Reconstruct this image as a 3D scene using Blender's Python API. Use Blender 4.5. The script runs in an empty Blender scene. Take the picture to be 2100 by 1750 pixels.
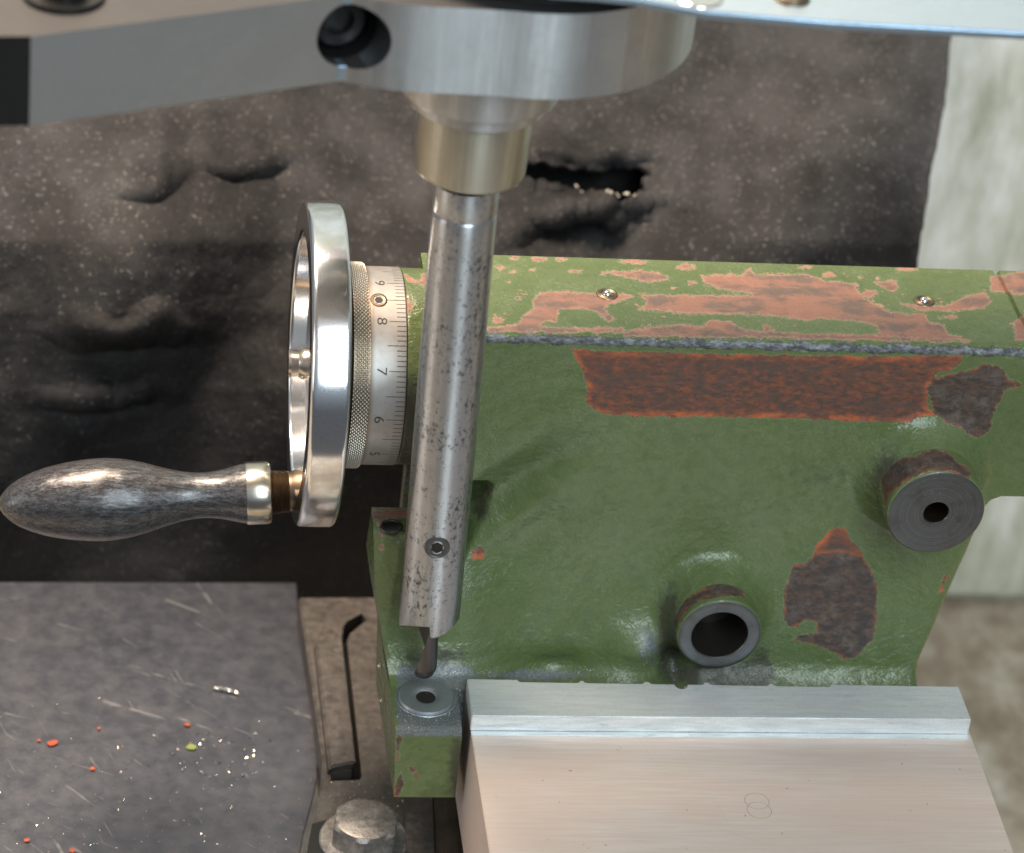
import bpy, bmesh, math, random
import numpy as np
from mathutils import Vector, Matrix
random.seed(7); rng = np.random.default_rng(7)
S = bpy.context.scene
COL = S.collection
PI = math.pi
# ------------------------------------------------------------------ camera (units: centimetres)
F = 6450.0; D = 119.0
ax = np.array([44000., -1000., -F]); ax /= np.linalg.norm(ax)
ay = np.array([-848., 4340., -F]); ay -= ax*(ax@ay); ay /= np.linalg.norm(ay)
az = np.cross(ax, ay)
R = np.array([ax, ay, az]); CP = R@np.array([0, 0, D])
cam = bpy.data.objects.new('camera', bpy.data.cameras.new('camera')); COL.objects.link(cam)
M4 = Matrix([list(R[i])+[CP[i]] for i in range(3)]+[[0, 0, 0, 1]])
cam.matrix_world = M4
cam.data.sensor_width = 36; cam.data.lens = F/2100*36
cam.data.clip_start = 1; cam.data.clip_end = 2000
cam.data.dof.use_dof = True; cam.data.dof.focus_distance = 119.5; cam.data.dof.aperture_fstop = 0.1
S.camera = cam
# ------------------------------------------------------------------ world and lamps
W = bpy.data.worlds.new('World'); S.world = W; W.use_nodes = True
nt = W.node_tree; nt.nodes.clear()
wo = nt.nodes.new('ShaderNodeOutputWorld'); bg = nt.nodes.new('ShaderNodeBackground')
tc = nt.nodes.new('ShaderNodeTexCoord'); sx = nt.nodes.new('ShaderNodeSeparateXYZ'); rp = nt.nodes.new('ShaderNodeValToRGB')
mp = nt.nodes.new('ShaderNodeMapRange'); mp.inputs[1].default_value = -1; mp.inputs[2].default_value = 1
nt.links.new(tc.outputs['Generated'], sx.inputs[0]); nt.links.new(sx.outputs[2], mp.inputs[0]); nt.links.new(mp.outputs[0], rp.inputs[0])
e = rp.color_ramp.elements
e[0].position = 0.0; e[0].color = (.13, .12, .11, 1); e[1].position = 1.0; e[1].color = (.62, .52, .45, 1)
q = rp.color_ramp.elements.new(.5); q.color = (.105, .11, .12, 1)
q = rp.color_ramp.elements.new(.72); q.color = (.38, .42, .47, 1)
bg.inputs[1].default_value = 1.0
nt.links.new(rp.outputs[0], bg.inputs[0]); nt.links.new(bg.outputs[0], wo.inputs[0])

def area(name, loc, target, sx_, sy_, radiance, color):
    l = bpy.data.lights.new(name, 'AREA'); l.shape = 'RECTANGLE'; l.size = sx_; l.size_y = sy_
    l.energy = radiance*PI*sx_*sy_; l.color = color
    o = bpy.data.objects.new(name, l); COL.objects.link(o); o.location = loc
    o.rotation_euler = (Vector(target)-Vector(loc)).to_track_quat('-Z', 'Y').to_euler()
    return o
area('window_light', (24, -135, 108), (5, 0, -2), 62, 115, 9.5, (.82, .955, 1.0))
area('ceiling_lamp', (-42, 42, 135), (3, 2, -4), 75, 42, 54.0, (1.0, .79, .60))
area('side_window', (-190, -40, 40), (0, 0, 0), 60, 90, 4.0, (1.0, .95, .90))
S.view_settings.view_transform = 'Standard'; S.view_settings.look = 'None'
S.view_settings.exposure = 0.0; S.view_settings.gamma = 1.0
S.render.engine = 'CYCLES'; S.render.resolution_x = 1024; S.render.resolution_y = 853

# ------------------------------------------------------------------ projection helpers: photograph point -> place in the room
def ray(px, py):
    d = R@np.array([px-1050., 875.-py, -F]); return d/np.linalg.norm(d)
def on(a, v, px, py):
    d = ray(px, py); return Vector(CP+d*((v-CP[a])/d[a]))
def oX(v, px, py): return on(0, v, px, py)
def oY(v, px, py): return on(1, v, px, py)
def oZ(v, px, py): return on(2, v, px, py)
def proj(P):
    c = (np.asarray(P, float)-CP)@R
    return 1050+F*c[..., 0]/-c[..., 2], 875-F*c[..., 1]/-c[..., 2]
def smooth(t): t = np.clip(t, 0, 1); return t*t*(3-2*t)
def sdf(px, py, poly, s=54.):
    """signed distance (cm, positive inside) of points to a polygon given in photograph pixels"""
    P = np.array(poly, float); x = px/s; y = py/s; P = P/s
    d = np.full(x.shape, 1e9); ins = np.zeros(x.shape, bool)
    n = len(P)
    for i in range(n):
        a = P[i]; b = P[(i+1) % n]; e = b-a
        t = np.clip(((x-a[0])*e[0]+(y-a[1])*e[1])/(e@e+1e-12), 0, 1)
        d = np.minimum(d, np.hypot(x-a[0]-t*e[0], y-a[1]-t*e[1]))
        c = ((a[1] > y) != (b[1] > y))
        xi = a[0]+(y-a[1])*e[0]/(e[1] if abs(e[1]) > 1e-9 else 1e-9)
        ins ^= (c & (x < xi))
    return np.where(ins, d, -d)
def sdfs(px, py, polys):
    d = np.full(px.shape, -9.)
    for p in polys: d = np.maximum(d, sdf(px, py, p))
    return d

# ------------------------------------------------------------------ object helpers
def tag(o, label=None, cat=None, group=None, kind=None):
    if label: o['label'] = label
    if cat: o['category'] = cat
    if group: o['group'] = group
    if kind: o['kind'] = kind
    return o
def empty(name, loc, label, cat, group=None):
    o = bpy.data.objects.new(name, None); COL.objects.link(o); o.location = loc
    o.empty_display_size = .5
    return tag(o, label, cat, group)
def link(name, me, mat, parent=None, ang=35):
    """world-space mesh -> object, keeping world placement under its parent"""
    o = bpy.data.objects.new(name, me); COL.objects.link(o)
    if mat is not None:
        for m in (mat if isinstance(mat, (list, tuple)) else [mat]): me.materials.append(m)
    me.polygons.foreach_set('use_smooth', [True]*len(me.polygons))
    if ang is not None and ang < 170: me.set_sharp_from_angle(angle=math.radians(ang))
    if parent is not None:
        o.parent = parent
        if parent.type == 'EMPTY': o.location = -parent.location
    return o
def mesh(vs, fs):
    me = bpy.data.meshes.new('m'); me.from_pydata([tuple(v) for v in vs], [], fs); me.update()
    bm = bmesh.new(); bm.from_mesh(me); bmesh.ops.recalc_face_normals(bm, faces=bm.faces); bm.to_mesh(me); bm.free()
    return me
def grid(P, wrap_u=False, keep=None):
    """P: (nv, nu, 3) array -> mesh without normal flipping"""
    nv, nu = P.shape[:2]
    idx = np.arange(nv*nu).reshape(nv, nu)
    if wrap_u:
        a = idx[:-1]; b = np.roll(idx, -1, 1)[:-1]; c = np.roll(idx, -1, 1)[1:]; d = idx[1:]
    else:
        a = idx[:-1, :-1]; b = idx[:-1, 1:]; c = idx[1:, 1:]; d = idx[1:, :-1]
    Fc = np.stack([a, b, c, d], -1).reshape(-1, 4)
    if keep is not None: Fc = Fc[keep.reshape(-1)]
    me = bpy.data.meshes.new('g')
    me.vertices.add(nv*nu); me.vertices.foreach_set('co', P.reshape(-1).astype(np.float32))
    me.loops.add(Fc.size); me.loops.foreach_set('vertex_index', Fc.reshape(-1).astype(np.int32))
    me.polygons.add(len(Fc)); me.polygons.foreach_set('loop_start', np.arange(0, Fc.size, 4, dtype=np.int32))
    me.update(calc_edges=True); me.validate()
    return me
def attr(me, name, vals):
    a = me.attributes.new(name, 'FLOAT', 'POINT'); a.data.foreach_set('value', np.asarray(vals, np.float32).reshape(-1))
def vco(me):
    a = np.empty(len(me.vertices)*3, np.float32); me.vertices.foreach_get('co', a); return a.reshape(-1, 3).astype(float)
def frame(axis):
    a = Vector(axis).normalized()
    u = Vector((0, 0, 1)) if abs(a.z) < .9 else Vector((1, 0, 0))
    u = (u-a*u.dot(a)).normalized(); return a, u, a.cross(u)
def lathe(o, axis, prof, n=96, rf=None, closed=True):
    """profile of (distance along the axis, radius)"""
    a, u, v = frame(axis); o = Vector(o)
    vs = []; fs = []
    for k, (t, r) in enumerate(prof):
        for i in range(n):
            th = 2*PI*i/n; rr = max(r, 1e-4)
            if rf: rr = rf(t, rr, th)
            vs.append(o+a*t+(u*math.cos(th)+v*math.sin(th))*rr)
    for k in range(len(prof)-1):
        for i in range(n):
            j = (i+1) % n; fs.append((k*n+i, k*n+j, (k+1)*n+j, (k+1)*n+i))
    if closed:
        fs.append(tuple(range(n-1, -1, -1))); b = (len(prof)-1)*n; fs.append(tuple(range(b, b+n)))
    return mesh(vs, fs)
def dense(prof, step=.1):
    out = [prof[0]]
    for a, b in zip(prof, prof[1:]):
        n = max(1, int(math.hypot(b[0]-a[0], b[1]-a[1])/step))
        for i in range(1, n+1): out.append((a[0]+(b[0]-a[0])*i/n, a[1]+(b[1]-a[1])*i/n))
    return out
def prism(bot, top, bev=0, seg=2):
    """solid between two equal-length outlines (lists of points)"""
    n = len(bot); vs = list(bot)+list(top)
    fs = [tuple(range(n-1, -1, -1)), tuple(range(n, 2*n))]+[(i, (i+1) % n, n+(i+1) % n, n+i) for i in range(n)]
    me = mesh(vs, fs)
    if bev:
        bm = bmesh.new(); bm.from_mesh(me)
        bmesh.ops.bevel(bm, geom=[e for e in bm.edges if e.calc_face_angle(0) > .3], offset=bev, segments=seg, affect='EDGES', clamp_overlap=True)
        bm.to_mesh(me); bm.free()
    return me
def slab(poly, z0, z1, bev=0, seg=2): # poly of (x,y)
    return prism([Vector((p[0], p[1], z0)) for p in poly], [Vector((p[0], p[1], z1)) for p in poly], bev, seg)
def box(x0, x1, y0, y1, z0, z1, bev=0, seg=2): return slab([(x0, y0), (x1, y0), (x1, y1), (x0, y1)], z0, z1, bev, seg)
def hexprism(o, axis, r, h, rot=0, bev=0):
    a, u, v = frame(axis); o = Vector(o)
    ps = [o+(u*math.cos(rot+k*PI/3)+v*math.sin(rot+k*PI/3))*r for k in range(6)]
    return prism(ps, [p+a*h for p in ps], bev)
def union(me, other):
    a = bpy.data.objects.new('a', me); COL.objects.link(a); b = bpy.data.objects.new('b', other); COL.objects.link(b)
    m = a.modifiers.new('c', 'BOOLEAN'); m.operation = 'UNION'; m.solver = 'EXACT'; m.object = b
    dg = bpy.context.evaluated_depsgraph_get(); dg.update()
    out = bpy.data.meshes.new_from_object(a.evaluated_get(dg))
    for x in (a, b): bpy.data.objects.remove(x)
    return out
def cut(me, cutters):
    a = bpy.data.objects.new('a', me); COL.objects.link(a); ob = []
    for c in cutters:
        b = bpy.data.objects.new('b', c); COL.objects.link(b); ob.append(b)
        m = a.modifiers.new('c', 'BOOLEAN'); m.operation = 'DIFFERENCE'; m.solver = 'EXACT'; m.object = b
    dg = bpy.context.evaluated_depsgraph_get(); dg.update()
    out = bpy.data.meshes.new_from_object(a.evaluated_get(dg))
    for x in [a]+ob: bpy.data.objects.remove(x)
    return out

# ------------------------------------------------------------------ materials
class N:
    def __init__(s, name):
        s.m = bpy.data.materials.new(name); s.m.use_nodes = True; s.t = s.m.node_tree; s.t.nodes.clear()
        s.out = s.t.nodes.new('ShaderNodeOutputMaterial'); s.b = s.t.nodes.new('ShaderNodeBsdfPrincipled')
        s.t.links.new(s.b.outputs[0], s.out.inputs[0]); s.co = s.t.nodes.new('ShaderNodeTexCoord').outputs['Object']
    def set(s, inp, v):
        if hasattr(v, 'is_linked') or isinstance(v, bpy.types.NodeSocket): s.t.links.new(v, inp)
        elif isinstance(v, tuple) and len(v) == 3 and inp.type == 'RGBA': inp.default_value = (*v, 1)
        else: inp.default_value = v
    def p(s, **k):
        for a, v in k.items(): s.set(s.b.inputs[{'col': 'Base Color', 'metal': 'Metallic', 'rough': 'Roughness', 'nrm': 'Normal', 'spec': 'Specular IOR Level', 'aniso': 'Anisotropic', 'coat': 'Coat Weight', 'coatr': 'Coat Roughness', 'arot': 'Anisotropic Rotation', 'tan': 'Tangent'}[a]], v)
    def map(s, scale=(1, 1, 1), rot=(0, 0, 0), vec=None):
        n = s.t.nodes.new('ShaderNodeMapping'); n.inputs['Scale'].default_value = scale; n.inputs['Rotation'].default_value = rot
        s.t.links.new(vec or s.co, n.inputs[0]); return n.outputs[0]
    def noise(s, scale, detail=4, rough=.55, vec=None, dist=0, out=0):
        n = s.t.nodes.new('ShaderNodeTexNoise'); n.inputs['Scale'].default_value = scale; n.inputs['Detail'].default_value = detail
        n.inputs['Roughness'].default_value = rough; n.inputs['Distortion'].default_value = dist
        s.t.links.new(vec or s.co, n.inputs[0]); return n.outputs[out]
    def vor(s, scale, feat='F1', vec=None, out='Distance'):
        n = s.t.nodes.new('ShaderNodeTexVoronoi'); n.feature = feat; n.inputs['Scale'].default_value = scale
        s.t.links.new(vec or s.co, n.inputs[0]); return n.outputs[out]
    def attr(s, name):
        n = s.t.nodes.new('ShaderNodeAttribute'); n.attribute_name = name; return n.outputs['Fac']
    def ramp(s, v, stops, interp='LINEAR'):
        n = s.t.nodes.new('ShaderNodeValToRGB'); n.color_ramp.interpolation = interp; e = n.color_ramp.elements
        while len(e) < len(stops): e.new(.5)
        for i, (p, c) in enumerate(stops):
            e[i].position = p; e[i].color = (c, c, c, 1) if not isinstance(c, tuple) else (*c, 1)
        s.t.links.new(v, n.inputs[0]); return n.outputs[0]
    def rng(s, v, a, b, c=0., d=1.):
        n = s.t.nodes.new('ShaderNodeMapRange'); n.interpolation_type = 'SMOOTHSTEP'
        s.t.links.new(v, n.inputs[0])
        for i, x in enumerate((a, b, c, d)): n.inputs[i+1].default_value = x
        return n.outputs[0]
    def math(s, op, a, b=0.):
        n = s.t.nodes.new('ShaderNodeMath'); n.operation = op; s.set(n.inputs[0], a); s.set(n.inputs[1], b); return n.outputs[0]
    def mix(s, f, a, b, mode='MIX'):
        n = s.t.nodes.new('ShaderNodeMix'); n.data_type = 'RGBA'; n.blend_type = mode
        s.set(n.inputs[0], f); s.set(n.inputs[6], a); s.set(n.inputs[7], b); return n.outputs[2]
    def bump(s, h, strength=.3, dist=.05, nrm=None):
        n = s.t.nodes.new('ShaderNodeBump'); n.inputs['Strength'].default_value = strength; n.inputs['Distance'].default_value = dist
        s.t.links.new(h, n.inputs['Height'])
        if nrm is not None: s.t.links.new(nrm, n.inputs['Normal'])
        return n.outputs[0]

def metal(name, col, rough=.25, var=.1, dark=None, spot=0., spotscale=9, brush=None, bump=.05, bscale=30, metal_=1., stain=.25):
    n = N(name)
    vec = n.map(brush) if brush else n.co
    g = n.noise(bscale, 5, .65, vec); big = n.noise(.6, 4, .6)
    c = n.mix(n.math('MULTIPLY', n.rng(big, .35, .7), stain), col, dark or tuple(x*.5 for x in col))
    c = n.mix(n.math('MULTIPLY', n.rng(g, .35, .75), .35), c, tuple(x*.6 for x in col))
    r = n.math('ADD', n.math('MULTIPLY', n.math('SUBTRACT', g, .5), var*2), rough)
    r = n.math('ADD', r, n.math('MULTIPLY', n.math('SUBTRACT', big, .5), var))
    mt = metal_
    if spot:
        sp = n.rng(n.noise(spotscale, 6, .7, n.map((1, 1, .55))), .62-spot, .70-spot)
        c = n.mix(n.math('MULTIPLY', sp, .8), c, (.06, .05, .045)); r = n.math('ADD', r, n.math('MULTIPLY', sp, .25))
        mt = n.math('SUBTRACT', metal_, n.math('MULTIPLY', sp, .6))
    n.p(col=c, metal=mt, rough=r, nrm=n.bump(g, bump, .02))
    return n.m

M = {}
M['chrome'] = metal('polished_chrome', (.80, .83, .87), .13, .06, bump=.03, bscale=14, stain=.08)
M['inner'] = metal('satin_disc', (.80, .78, .76), .30, .1, bscale=20, stain=.1)
M['nut'] = metal('nickel', (.62, .57, .50), .25, .1)
M['alu'] = metal('brushed_aluminium', (.60, .63, .65), .36, .10, brush=(.6, .6, 7), bump=.12, bscale=6, stain=.15)
M['aluarm'] = metal('milled_aluminium_side', (.50, .53, .55), .46, .08, brush=(.5, .5, 6), bump=.10, bscale=6, stain=.2)
M['aluplate'] = metal('milled_aluminium_plate', (.55, .68, .80), .42, .1, brush=(.6, 6, 1), bump=.08, bscale=8, stain=.2)
M['collar'] = metal('ground_steel_collar', (.46, .42, .33), .30, .1, brush=(1, 1, 14), bump=.10, bscale=5, stain=.2)
M['rod'] = metal('pitted_steel', (.55, .54, .52), .27, .12, spot=.045, spotscale=6, brush=(1, 1, .35), bump=.06, bscale=9, stain=.25)
M['steel'] = metal('dark_machined_steel', (.115, .12, .125), .42, .12, bscale=12, bump=.1, stain=.3, metal_=.75)
M['bore'] = metal('oily_bore', (.05, .045, .04), .35, .1, metal_=.6)
M['black'] = metal('black_oxide_steel', (.02, .02, .02), .35, .1, metal_=.4)
M['brass'] = metal('dull_brass', (.40, .36, .26), .28, .1)
M['ferrule'] = metal('worn_ferrule', (.60, .58, .51), .22, .1, stain=.2)
M['thread'] = metal('oily_thread', (.22, .17, .12), .4, .15, bscale=12, bump=.2)
M['knurl'] = metal('knurled_steel', (.50, .46, .40), .30, .15, bscale=8)
def m_knurl():
    n = N('dark_groove_knurl'); f = n.rng(n.attr('low'), .35, .85)  # colour darkens towards the bottom of the grooves
    n.p(col=n.mix(f, (.66, .62, .55), (.05, .038, .026)), metal=.85, rough=.34); return n.m
M['knurl'] = m_knurl()
def m_turned(name, col, rough, aniso, spot=0., dark=(.1, .09, .08)):
    n = N(name); g = n.noise(5, 5, .7, n.map((.6, .6, 9))); big = n.noise(.7, 5, .65)
    c = n.mix(n.math('MULTIPLY', n.rng(big, .4, .7), .25), col, tuple(x*.55 for x in col))
    c = n.mix(n.math('MULTIPLY', n.rng(g, .4, .8), .25), c, tuple(x*.6 for x in col)); st = n.noise(2.2, 6, .75, n.map((1, 1, .04))); c = n.mix(n.math('MULTIPLY', n.rng(st, .45, .65), .35), c, tuple(x*1.5 for x in col)); r = n.rng(g, .2, .8, rough-.05, rough+.06)
    if spot:
        a = n.noise(7, 7, .75, n.map((1, 1, .6))); b = n.noise(.55, 4, .6)
        sp = n.rng(n.math('ADD', a, n.math('MULTIPLY', n.math('SUBTRACT', b, .5), .45)), .515, .66)
        c = n.mix(n.math('MULTIPLY', sp, .8), c, (.07, .06, .055)); r = n.math('ADD', r, n.math('MULTIPLY', sp, .2))
        c = n.mix(n.math('MULTIPLY', n.rng(n.noise(16, 4, .7), .55, .7), .25), c, (.15, .13, .12))
    gm = n.t.nodes.new('ShaderNodeNewGeometry'); t = n.t.nodes.new('ShaderNodeVectorMath'); t.operation = 'CROSS_PRODUCT'; t.inputs[1].default_value = (0, 0, 1); n.t.links.new(gm.outputs['Normal'], t.inputs[0])
    n.p(col=c, metal=.96, rough=r, aniso=aniso, arot=.25, tan=t.outputs[0], nrm=n.bump(g, .05, .01)); return n.m
M['rod'] = m_turned('pitted_turned_steel', (.47, .49, .51), .36, .90, .05)
M['turned'] = m_turned('turned_aluminium', (.44, .46, .475), .38, .85)
M['collar'] = m_turned('ground_collar_steel', (.44, .43, .37), .38, .85)
M['washer'] = metal('dusty_steel_screw', (.40, .44, .47), .42, .15, spot=.02, spotscale=9, bump=.25, bscale=9, metal_=.8)
M['ball'] = metal('bright_ball', (.9, .9, .9), .12, .05)
M['ink'] = metal('engraved_ink', (.012, .012, .014), .6, .05, metal_=0.)
M['blade'] = metal('cutter_steel', (.13, .13, .135), .35, .1)

def m_dial():
    n = N('satin_dial_steel')
    g = n.noise(26, 5, .7); big = n.noise(.9, 4, .6)
    c = n.mix(n.rng(big, .35, .75), (.40, .395, .39), (.31, .29, .27))
    c = n.mix(n.math('MULTIPLY', n.rng(n.noise(6, 6, .75), .58, .72), .45), c, (.25, .21, .18))
    c = n.mix(n.math('MULTIPLY', n.rng(n.attr('edge'), 0., 1.), .65), c, (.17, .12, .07))
    n.p(col=c, metal=.55, rough=n.rng(g, .2, .8, .34, .52), nrm=n.bump(g, .1, .01)); return n.m
M['dial'] = m_dial()

def m_handle():
    n = N('worn_dark_handle')
    v = n.map((.22, 1, 1)); g = n.noise(8.5, 8, .78, v, .3); s = n.noise(20, 5, .75, n.map((.5, 1, 1))); big = n.noise(.55, 4, .6)
    w = n.math('ADD', n.math('MULTIPLY', g, .75), n.math('MULTIPLY', s, .30))
    f = n.rng(w, .48, .66)
    c = n.mix(f, (.040, .040, .043), (.19, .20, .215))
    c = n.mix(n.math('MULTIPLY', n.rng(big, .45, .7), .25), c, (.085, .055, .045))
    n.p(col=c, metal=n.rng(f, 0, 1, .35, .85), rough=n.rng(w, .42, .62, .24, .36), nrm=n.bump(w, .18, .02)); return n.m
M['handle'] = m_handle()
def m_face():
    n = N('faced_dark_steel'); cx = n.t.nodes.new('ShaderNodeCombineXYZ'); n.t.links.new(n.attr('rad'), cx.inputs[0])
    g = n.noise(16, 3, .7, cx.outputs[0]); f = n.noise(9, 6, .7); b = n.noise(1.2, 5, .65)
    c = n.mix(n.rng(g, .35, .65), (.075, .082, .088), (.13, .138, .142))
    c = n.mix(n.math('MULTIPLY', n.rng(f, .58, .70), .6), c, (.26, .26, .25)); c = n.mix(n.math('MULTIPLY', n.rng(b, .5, .68), .5), c, (.06, .052, .045))
    n.p(col=c, metal=.7, rough=n.rng(f, .3, .7, .34, .5), nrm=n.bump(f, .25, .02, n.bump(g, .35, .01))); return n.m
M['face'] = m_face()

def m_paint(name='green_machine_paint', boss=False):
    n = N(name)
    fine = n.noise(7, 7, .7); mid = n.noise(2.2, 5, .6); big = n.noise(.35, 4, .6)
    ragged = n.math('ADD', n.math('MULTIPLY', n.math('SUBTRACT', fine, .5), .34), n.math('MULTIPLY', n.math('SUBTRACT', mid, .5), .30))
    rust = n.math('ADD', n.attr('rust'), ragged); iron = n.math('ADD', n.attr('iron'), ragged)
    prim = n.math('ADD', n.attr('primer'), ragged); edge = n.math('ADD', n.attr('worn'), n.math('MULTIPLY', ragged, .9))
    # scattered little chips on top of the casting
    chips = n.math('MULTIPLY', n.rng(n.noise(1.6, 6, .62), .655, .665), n.attr('chips'))
    # paint
    green = n.mix(n.rng(big, .3, .7), (.094, .134, .046), (.118, .158, .064))
    green = n.mix(n.math('MULTIPLY', n.rng(mid, .45, .7), .45), green, (.055, .10, .038))
    green = n.mix(n.math('MULTIPLY', n.rng(fine, .5, .75), .12), green, (.17, .20, .12))
    crk = n.vor(2.6, 'DISTANCE_TO_EDGE', n.mix(.16, n.co, n.noise(1.3, 4, .6, out=1)))
    crk2 = n.vor(6.5, 'DISTANCE_TO_EDGE', n.mix(.10, n.co, n.noise(3, 4, .6, out=1)))
    cm = n.rng(n.noise(.45, 3, .5), .42, .62)
    crack = n.math('MULTIPLY', n.rng(crk, .0, .035, 1, 0), cm); crack2 = n.math('MULTIPLY', n.rng(crk2, .0, .05, 1, 0), n.rng(n.noise(.7, 3, .5), .45, .6))
    green = n.mix(n.math('MULTIPLY', crack2, .22), green, (.16, .24, .15))
    green = n.mix(n.math('MULTIPLY', crack, .14), green, (.15, .21, .13))
    # oily dirt, plus shade painted into the hollow and along the lower face
    gr = n.rng(n.math('ADD', n.attr('grime_shade'), n.math('MULTIPLY', n.math('SUBTRACT', n.noise(3, 7, .72), .5), 1.3)), .35, .8)
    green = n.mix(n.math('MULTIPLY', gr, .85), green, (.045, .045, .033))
    # rust brown band
    rn = n.noise(4.5, 8, .70, n.map((.5, 1, 1))); rn2 = n.noise(1.2, 5, .65, n.map((.5, 1, 1)))
    rb = n.mix(n.rng(rn, .36, .70), (.070, .050, .042), (.26, .082, .040))
    rb = n.mix(n.math('MULTIPLY', n.rng(rn2, .45, .66), .7), rb, (.085, .060, .050))
    rb = n.mix(n.math('MULTIPLY', n.rng(rust, .0, .30, 1, 0), n.rng(n.noise(1.3, 5, .7, n.map((.5, 1, 1))), .38, .62, .1, .95)), rb, (.56, .135, .045))
    ir = n.mix(n.rng(rn, .4, .65), (.044, .036, .035), (.115, .070, .050))
    ir = n.mix(n.rng(n.noise(1.5, 7, .7), .45, .75), ir, (.14, .115, .10))
    ir = n.mix(n.math('MULTIPLY', n.rng(iron, .0, .13, 1, 0), n.rng(n.noise(1.7, 5, .7), .40, .62)), ir, (.30, .10, .045)) 
    # salmon primer of the top
    pn = n.noise(1.0, 6, .68, n.map((.5, 1, 1)))
    pr = n.mix(n.rng(pn, .40, .56), (.145, .105, .088), (.29, .145, .105))
    pr = n.mix(n.math('MULTIPLY', n.rng(n.noise(14, 5, .7, n.map((.2, 1, 1))), .55, .7), .35), pr, (.40, .25, .20))
    pr = n.mix(n.math('MULTIPLY', n.rng(prim, .0, .09, 1, 0), .75), pr, (.42, .25, .18))
    wr = n.mix(n.rng(n.noise(5, 7, .75, n.map((.5, 1, 1))), .42, .62), (.085, .09, .097), (.25, .265, .28))
    fr = n.rng(rust, -.012, .012); fi = n.rng(iron, -.012, .012); fp = n.rng(prim, -.010, .010); fe = n.rng(edge, -.02, .03)
    fp = n.math('MAXIMUM', fp, chips)
    c = n.mix(fp, green, pr); c = n.mix(fr, c, rb); c = n.mix(fi, c, ir); c = n.mix(fe, c, wr)
    # rim highlight painted along the torn paint edge of the patches
    lip = n.math('MULTIPLY', n.rng(n.math('ABSOLUTE', n.math('ADD', n.math('MAXIMUM', rust, n.math('MAXIMUM', iron, prim)), .022)), .0, .025, 1, 0), .35)
    c = n.mix(lip, c, (.30, .36, .22))
    # filings dust
    du = n.math('MULTIPLY', n.rng(n.noise(22, 3, .8), .42, .6), n.rng(n.math('ADD', n.attr('dust'), n.math('MULTIPLY', n.math('SUBTRACT', mid, .5), .9)), .35, .75))
    dd = n.rng(n.math('ADD', n.attr('dust'), n.math('MULTIPLY', n.math('SUBTRACT', mid, .5), .9)), .35, .75)
    c = n.mix(n.math('MULTIPLY', dd, .85), c, (.085, .092, .095))
    c = n.mix(n.math('MULTIPLY', du, .9), c, (.24, .27, .29))
    bare = n.math('MAXIMUM', fr, n.math('MAXIMUM', fi, n.math('MAXIMUM', fp, fe)))
    rg = n.math('ADD', n.rng(mid, .3, .7, .20, .34), n.math('MULTIPLY', bare, .32))
    rg = n.math('ADD', rg, n.math('MULTIPLY', gr, .12)); rg = n.math('ADD', rg, n.math('MULTIPLY', dd, .22))
    h = n.math('SUBTRACT', 1.0, bare)
    b1 = n.bump(h, 1., .06)
    b2 = n.bump(n.math('ADD', n.math('MULTIPLY', crack, .6), n.math('MULTIPLY', crack2, .6)), .4, .03, b1)
    b3 = n.bump(n.math('MULTIPLY', fine, n.math('ADD', n.math('MULTIPLY', bare, .9), .12)), .6, .03, b2)
    b4 = n.bump(n.noise(1.0, 5, .6, n.map((1, 1, 1.3), (0, .5, 0))), .55, .20, b3)
    n.p(col=c, rough=rg, nrm=b4, metal=n.math('MAXIMUM', n.math('MULTIPLY', fe, .6), n.math('MULTIPLY', du, .5)), spec=.5)
    return n.m
M['paint'] = m_paint()

def m_table():
    n = N('ground_table_steel')
    g = n.noise(7, 6, .65, n.map((.05, 1, 1))); big = n.noise(.30, 4, .6, n.map((.35, 1, 1))); f = n.noise(24, 3, .7)
    c = n.mix(n.rng(g, .3, .7), (.72, .64, .60), (.62, .54, .49))
    c = n.mix(n.math('MULTIPLY', n.rng(big, .4, .62), .55), c, (.66, .52, .45))
    spk = n.rng(n.noise(4.5, 3, .55, n.map((1, .8, 1))), .735, .75)
    for rot, sc in ((.5, 1.0), (-.7, 1.3), (1.3, .8)):
        sv = n.map((.10*sc, 3.0*sc, 1), (0, 0, 0), n.map((1, 1, 1), (0, 0, rot))); sk_ = n.math('MULTIPLY', n.rng(n.noise(1.7, 2, .5, sv), .73, .75), .15); c = n.mix(sk_, c, (.42, .38, .35))
    c = n.mix(n.math('MULTIPLY', spk, .8), c, (.12, .09, .07))
    c = n.mix(n.math('MULTIPLY', n.rng(f, .6, .75), .2), c, (.35, .24, .18))
    n.p(col=c, metal=.35, rough=n.rng(g, .25, .75, .40, .55), nrm=n.bump(g, .06, .02)); return n.m
M['table'] = m_table()
def m_bar():
    n = N('scraped_bar_steel')
    g = n.noise(5, 6, .7, n.map((.12, 1, 1))); f = n.noise(11, 5, .7, n.map((1.2, .25, 1))); big = n.noise(.5, 4, .6)
    c = n.mix(n.rng(g, .3, .7), (.74, .78, .79), (.60, .64, .66))
    c = n.mix(n.math('MULTIPLY', n.rng(f, .5, .7), .25), c, (.32, .38, .41))
    c = n.mix(n.math('MULTIPLY', n.rng(n.noise(2.4, 7, .7, n.map((.35, 1, 1))), .58, .72), .5), c, (.22, .21, .19))
    n.p(col=c, metal=.45, rough=n.rng(g, .3, .7, .36, .52), nrm=n.bump(f, .10, .02)); return n.m
M['bar'] = m_bar()
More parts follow.
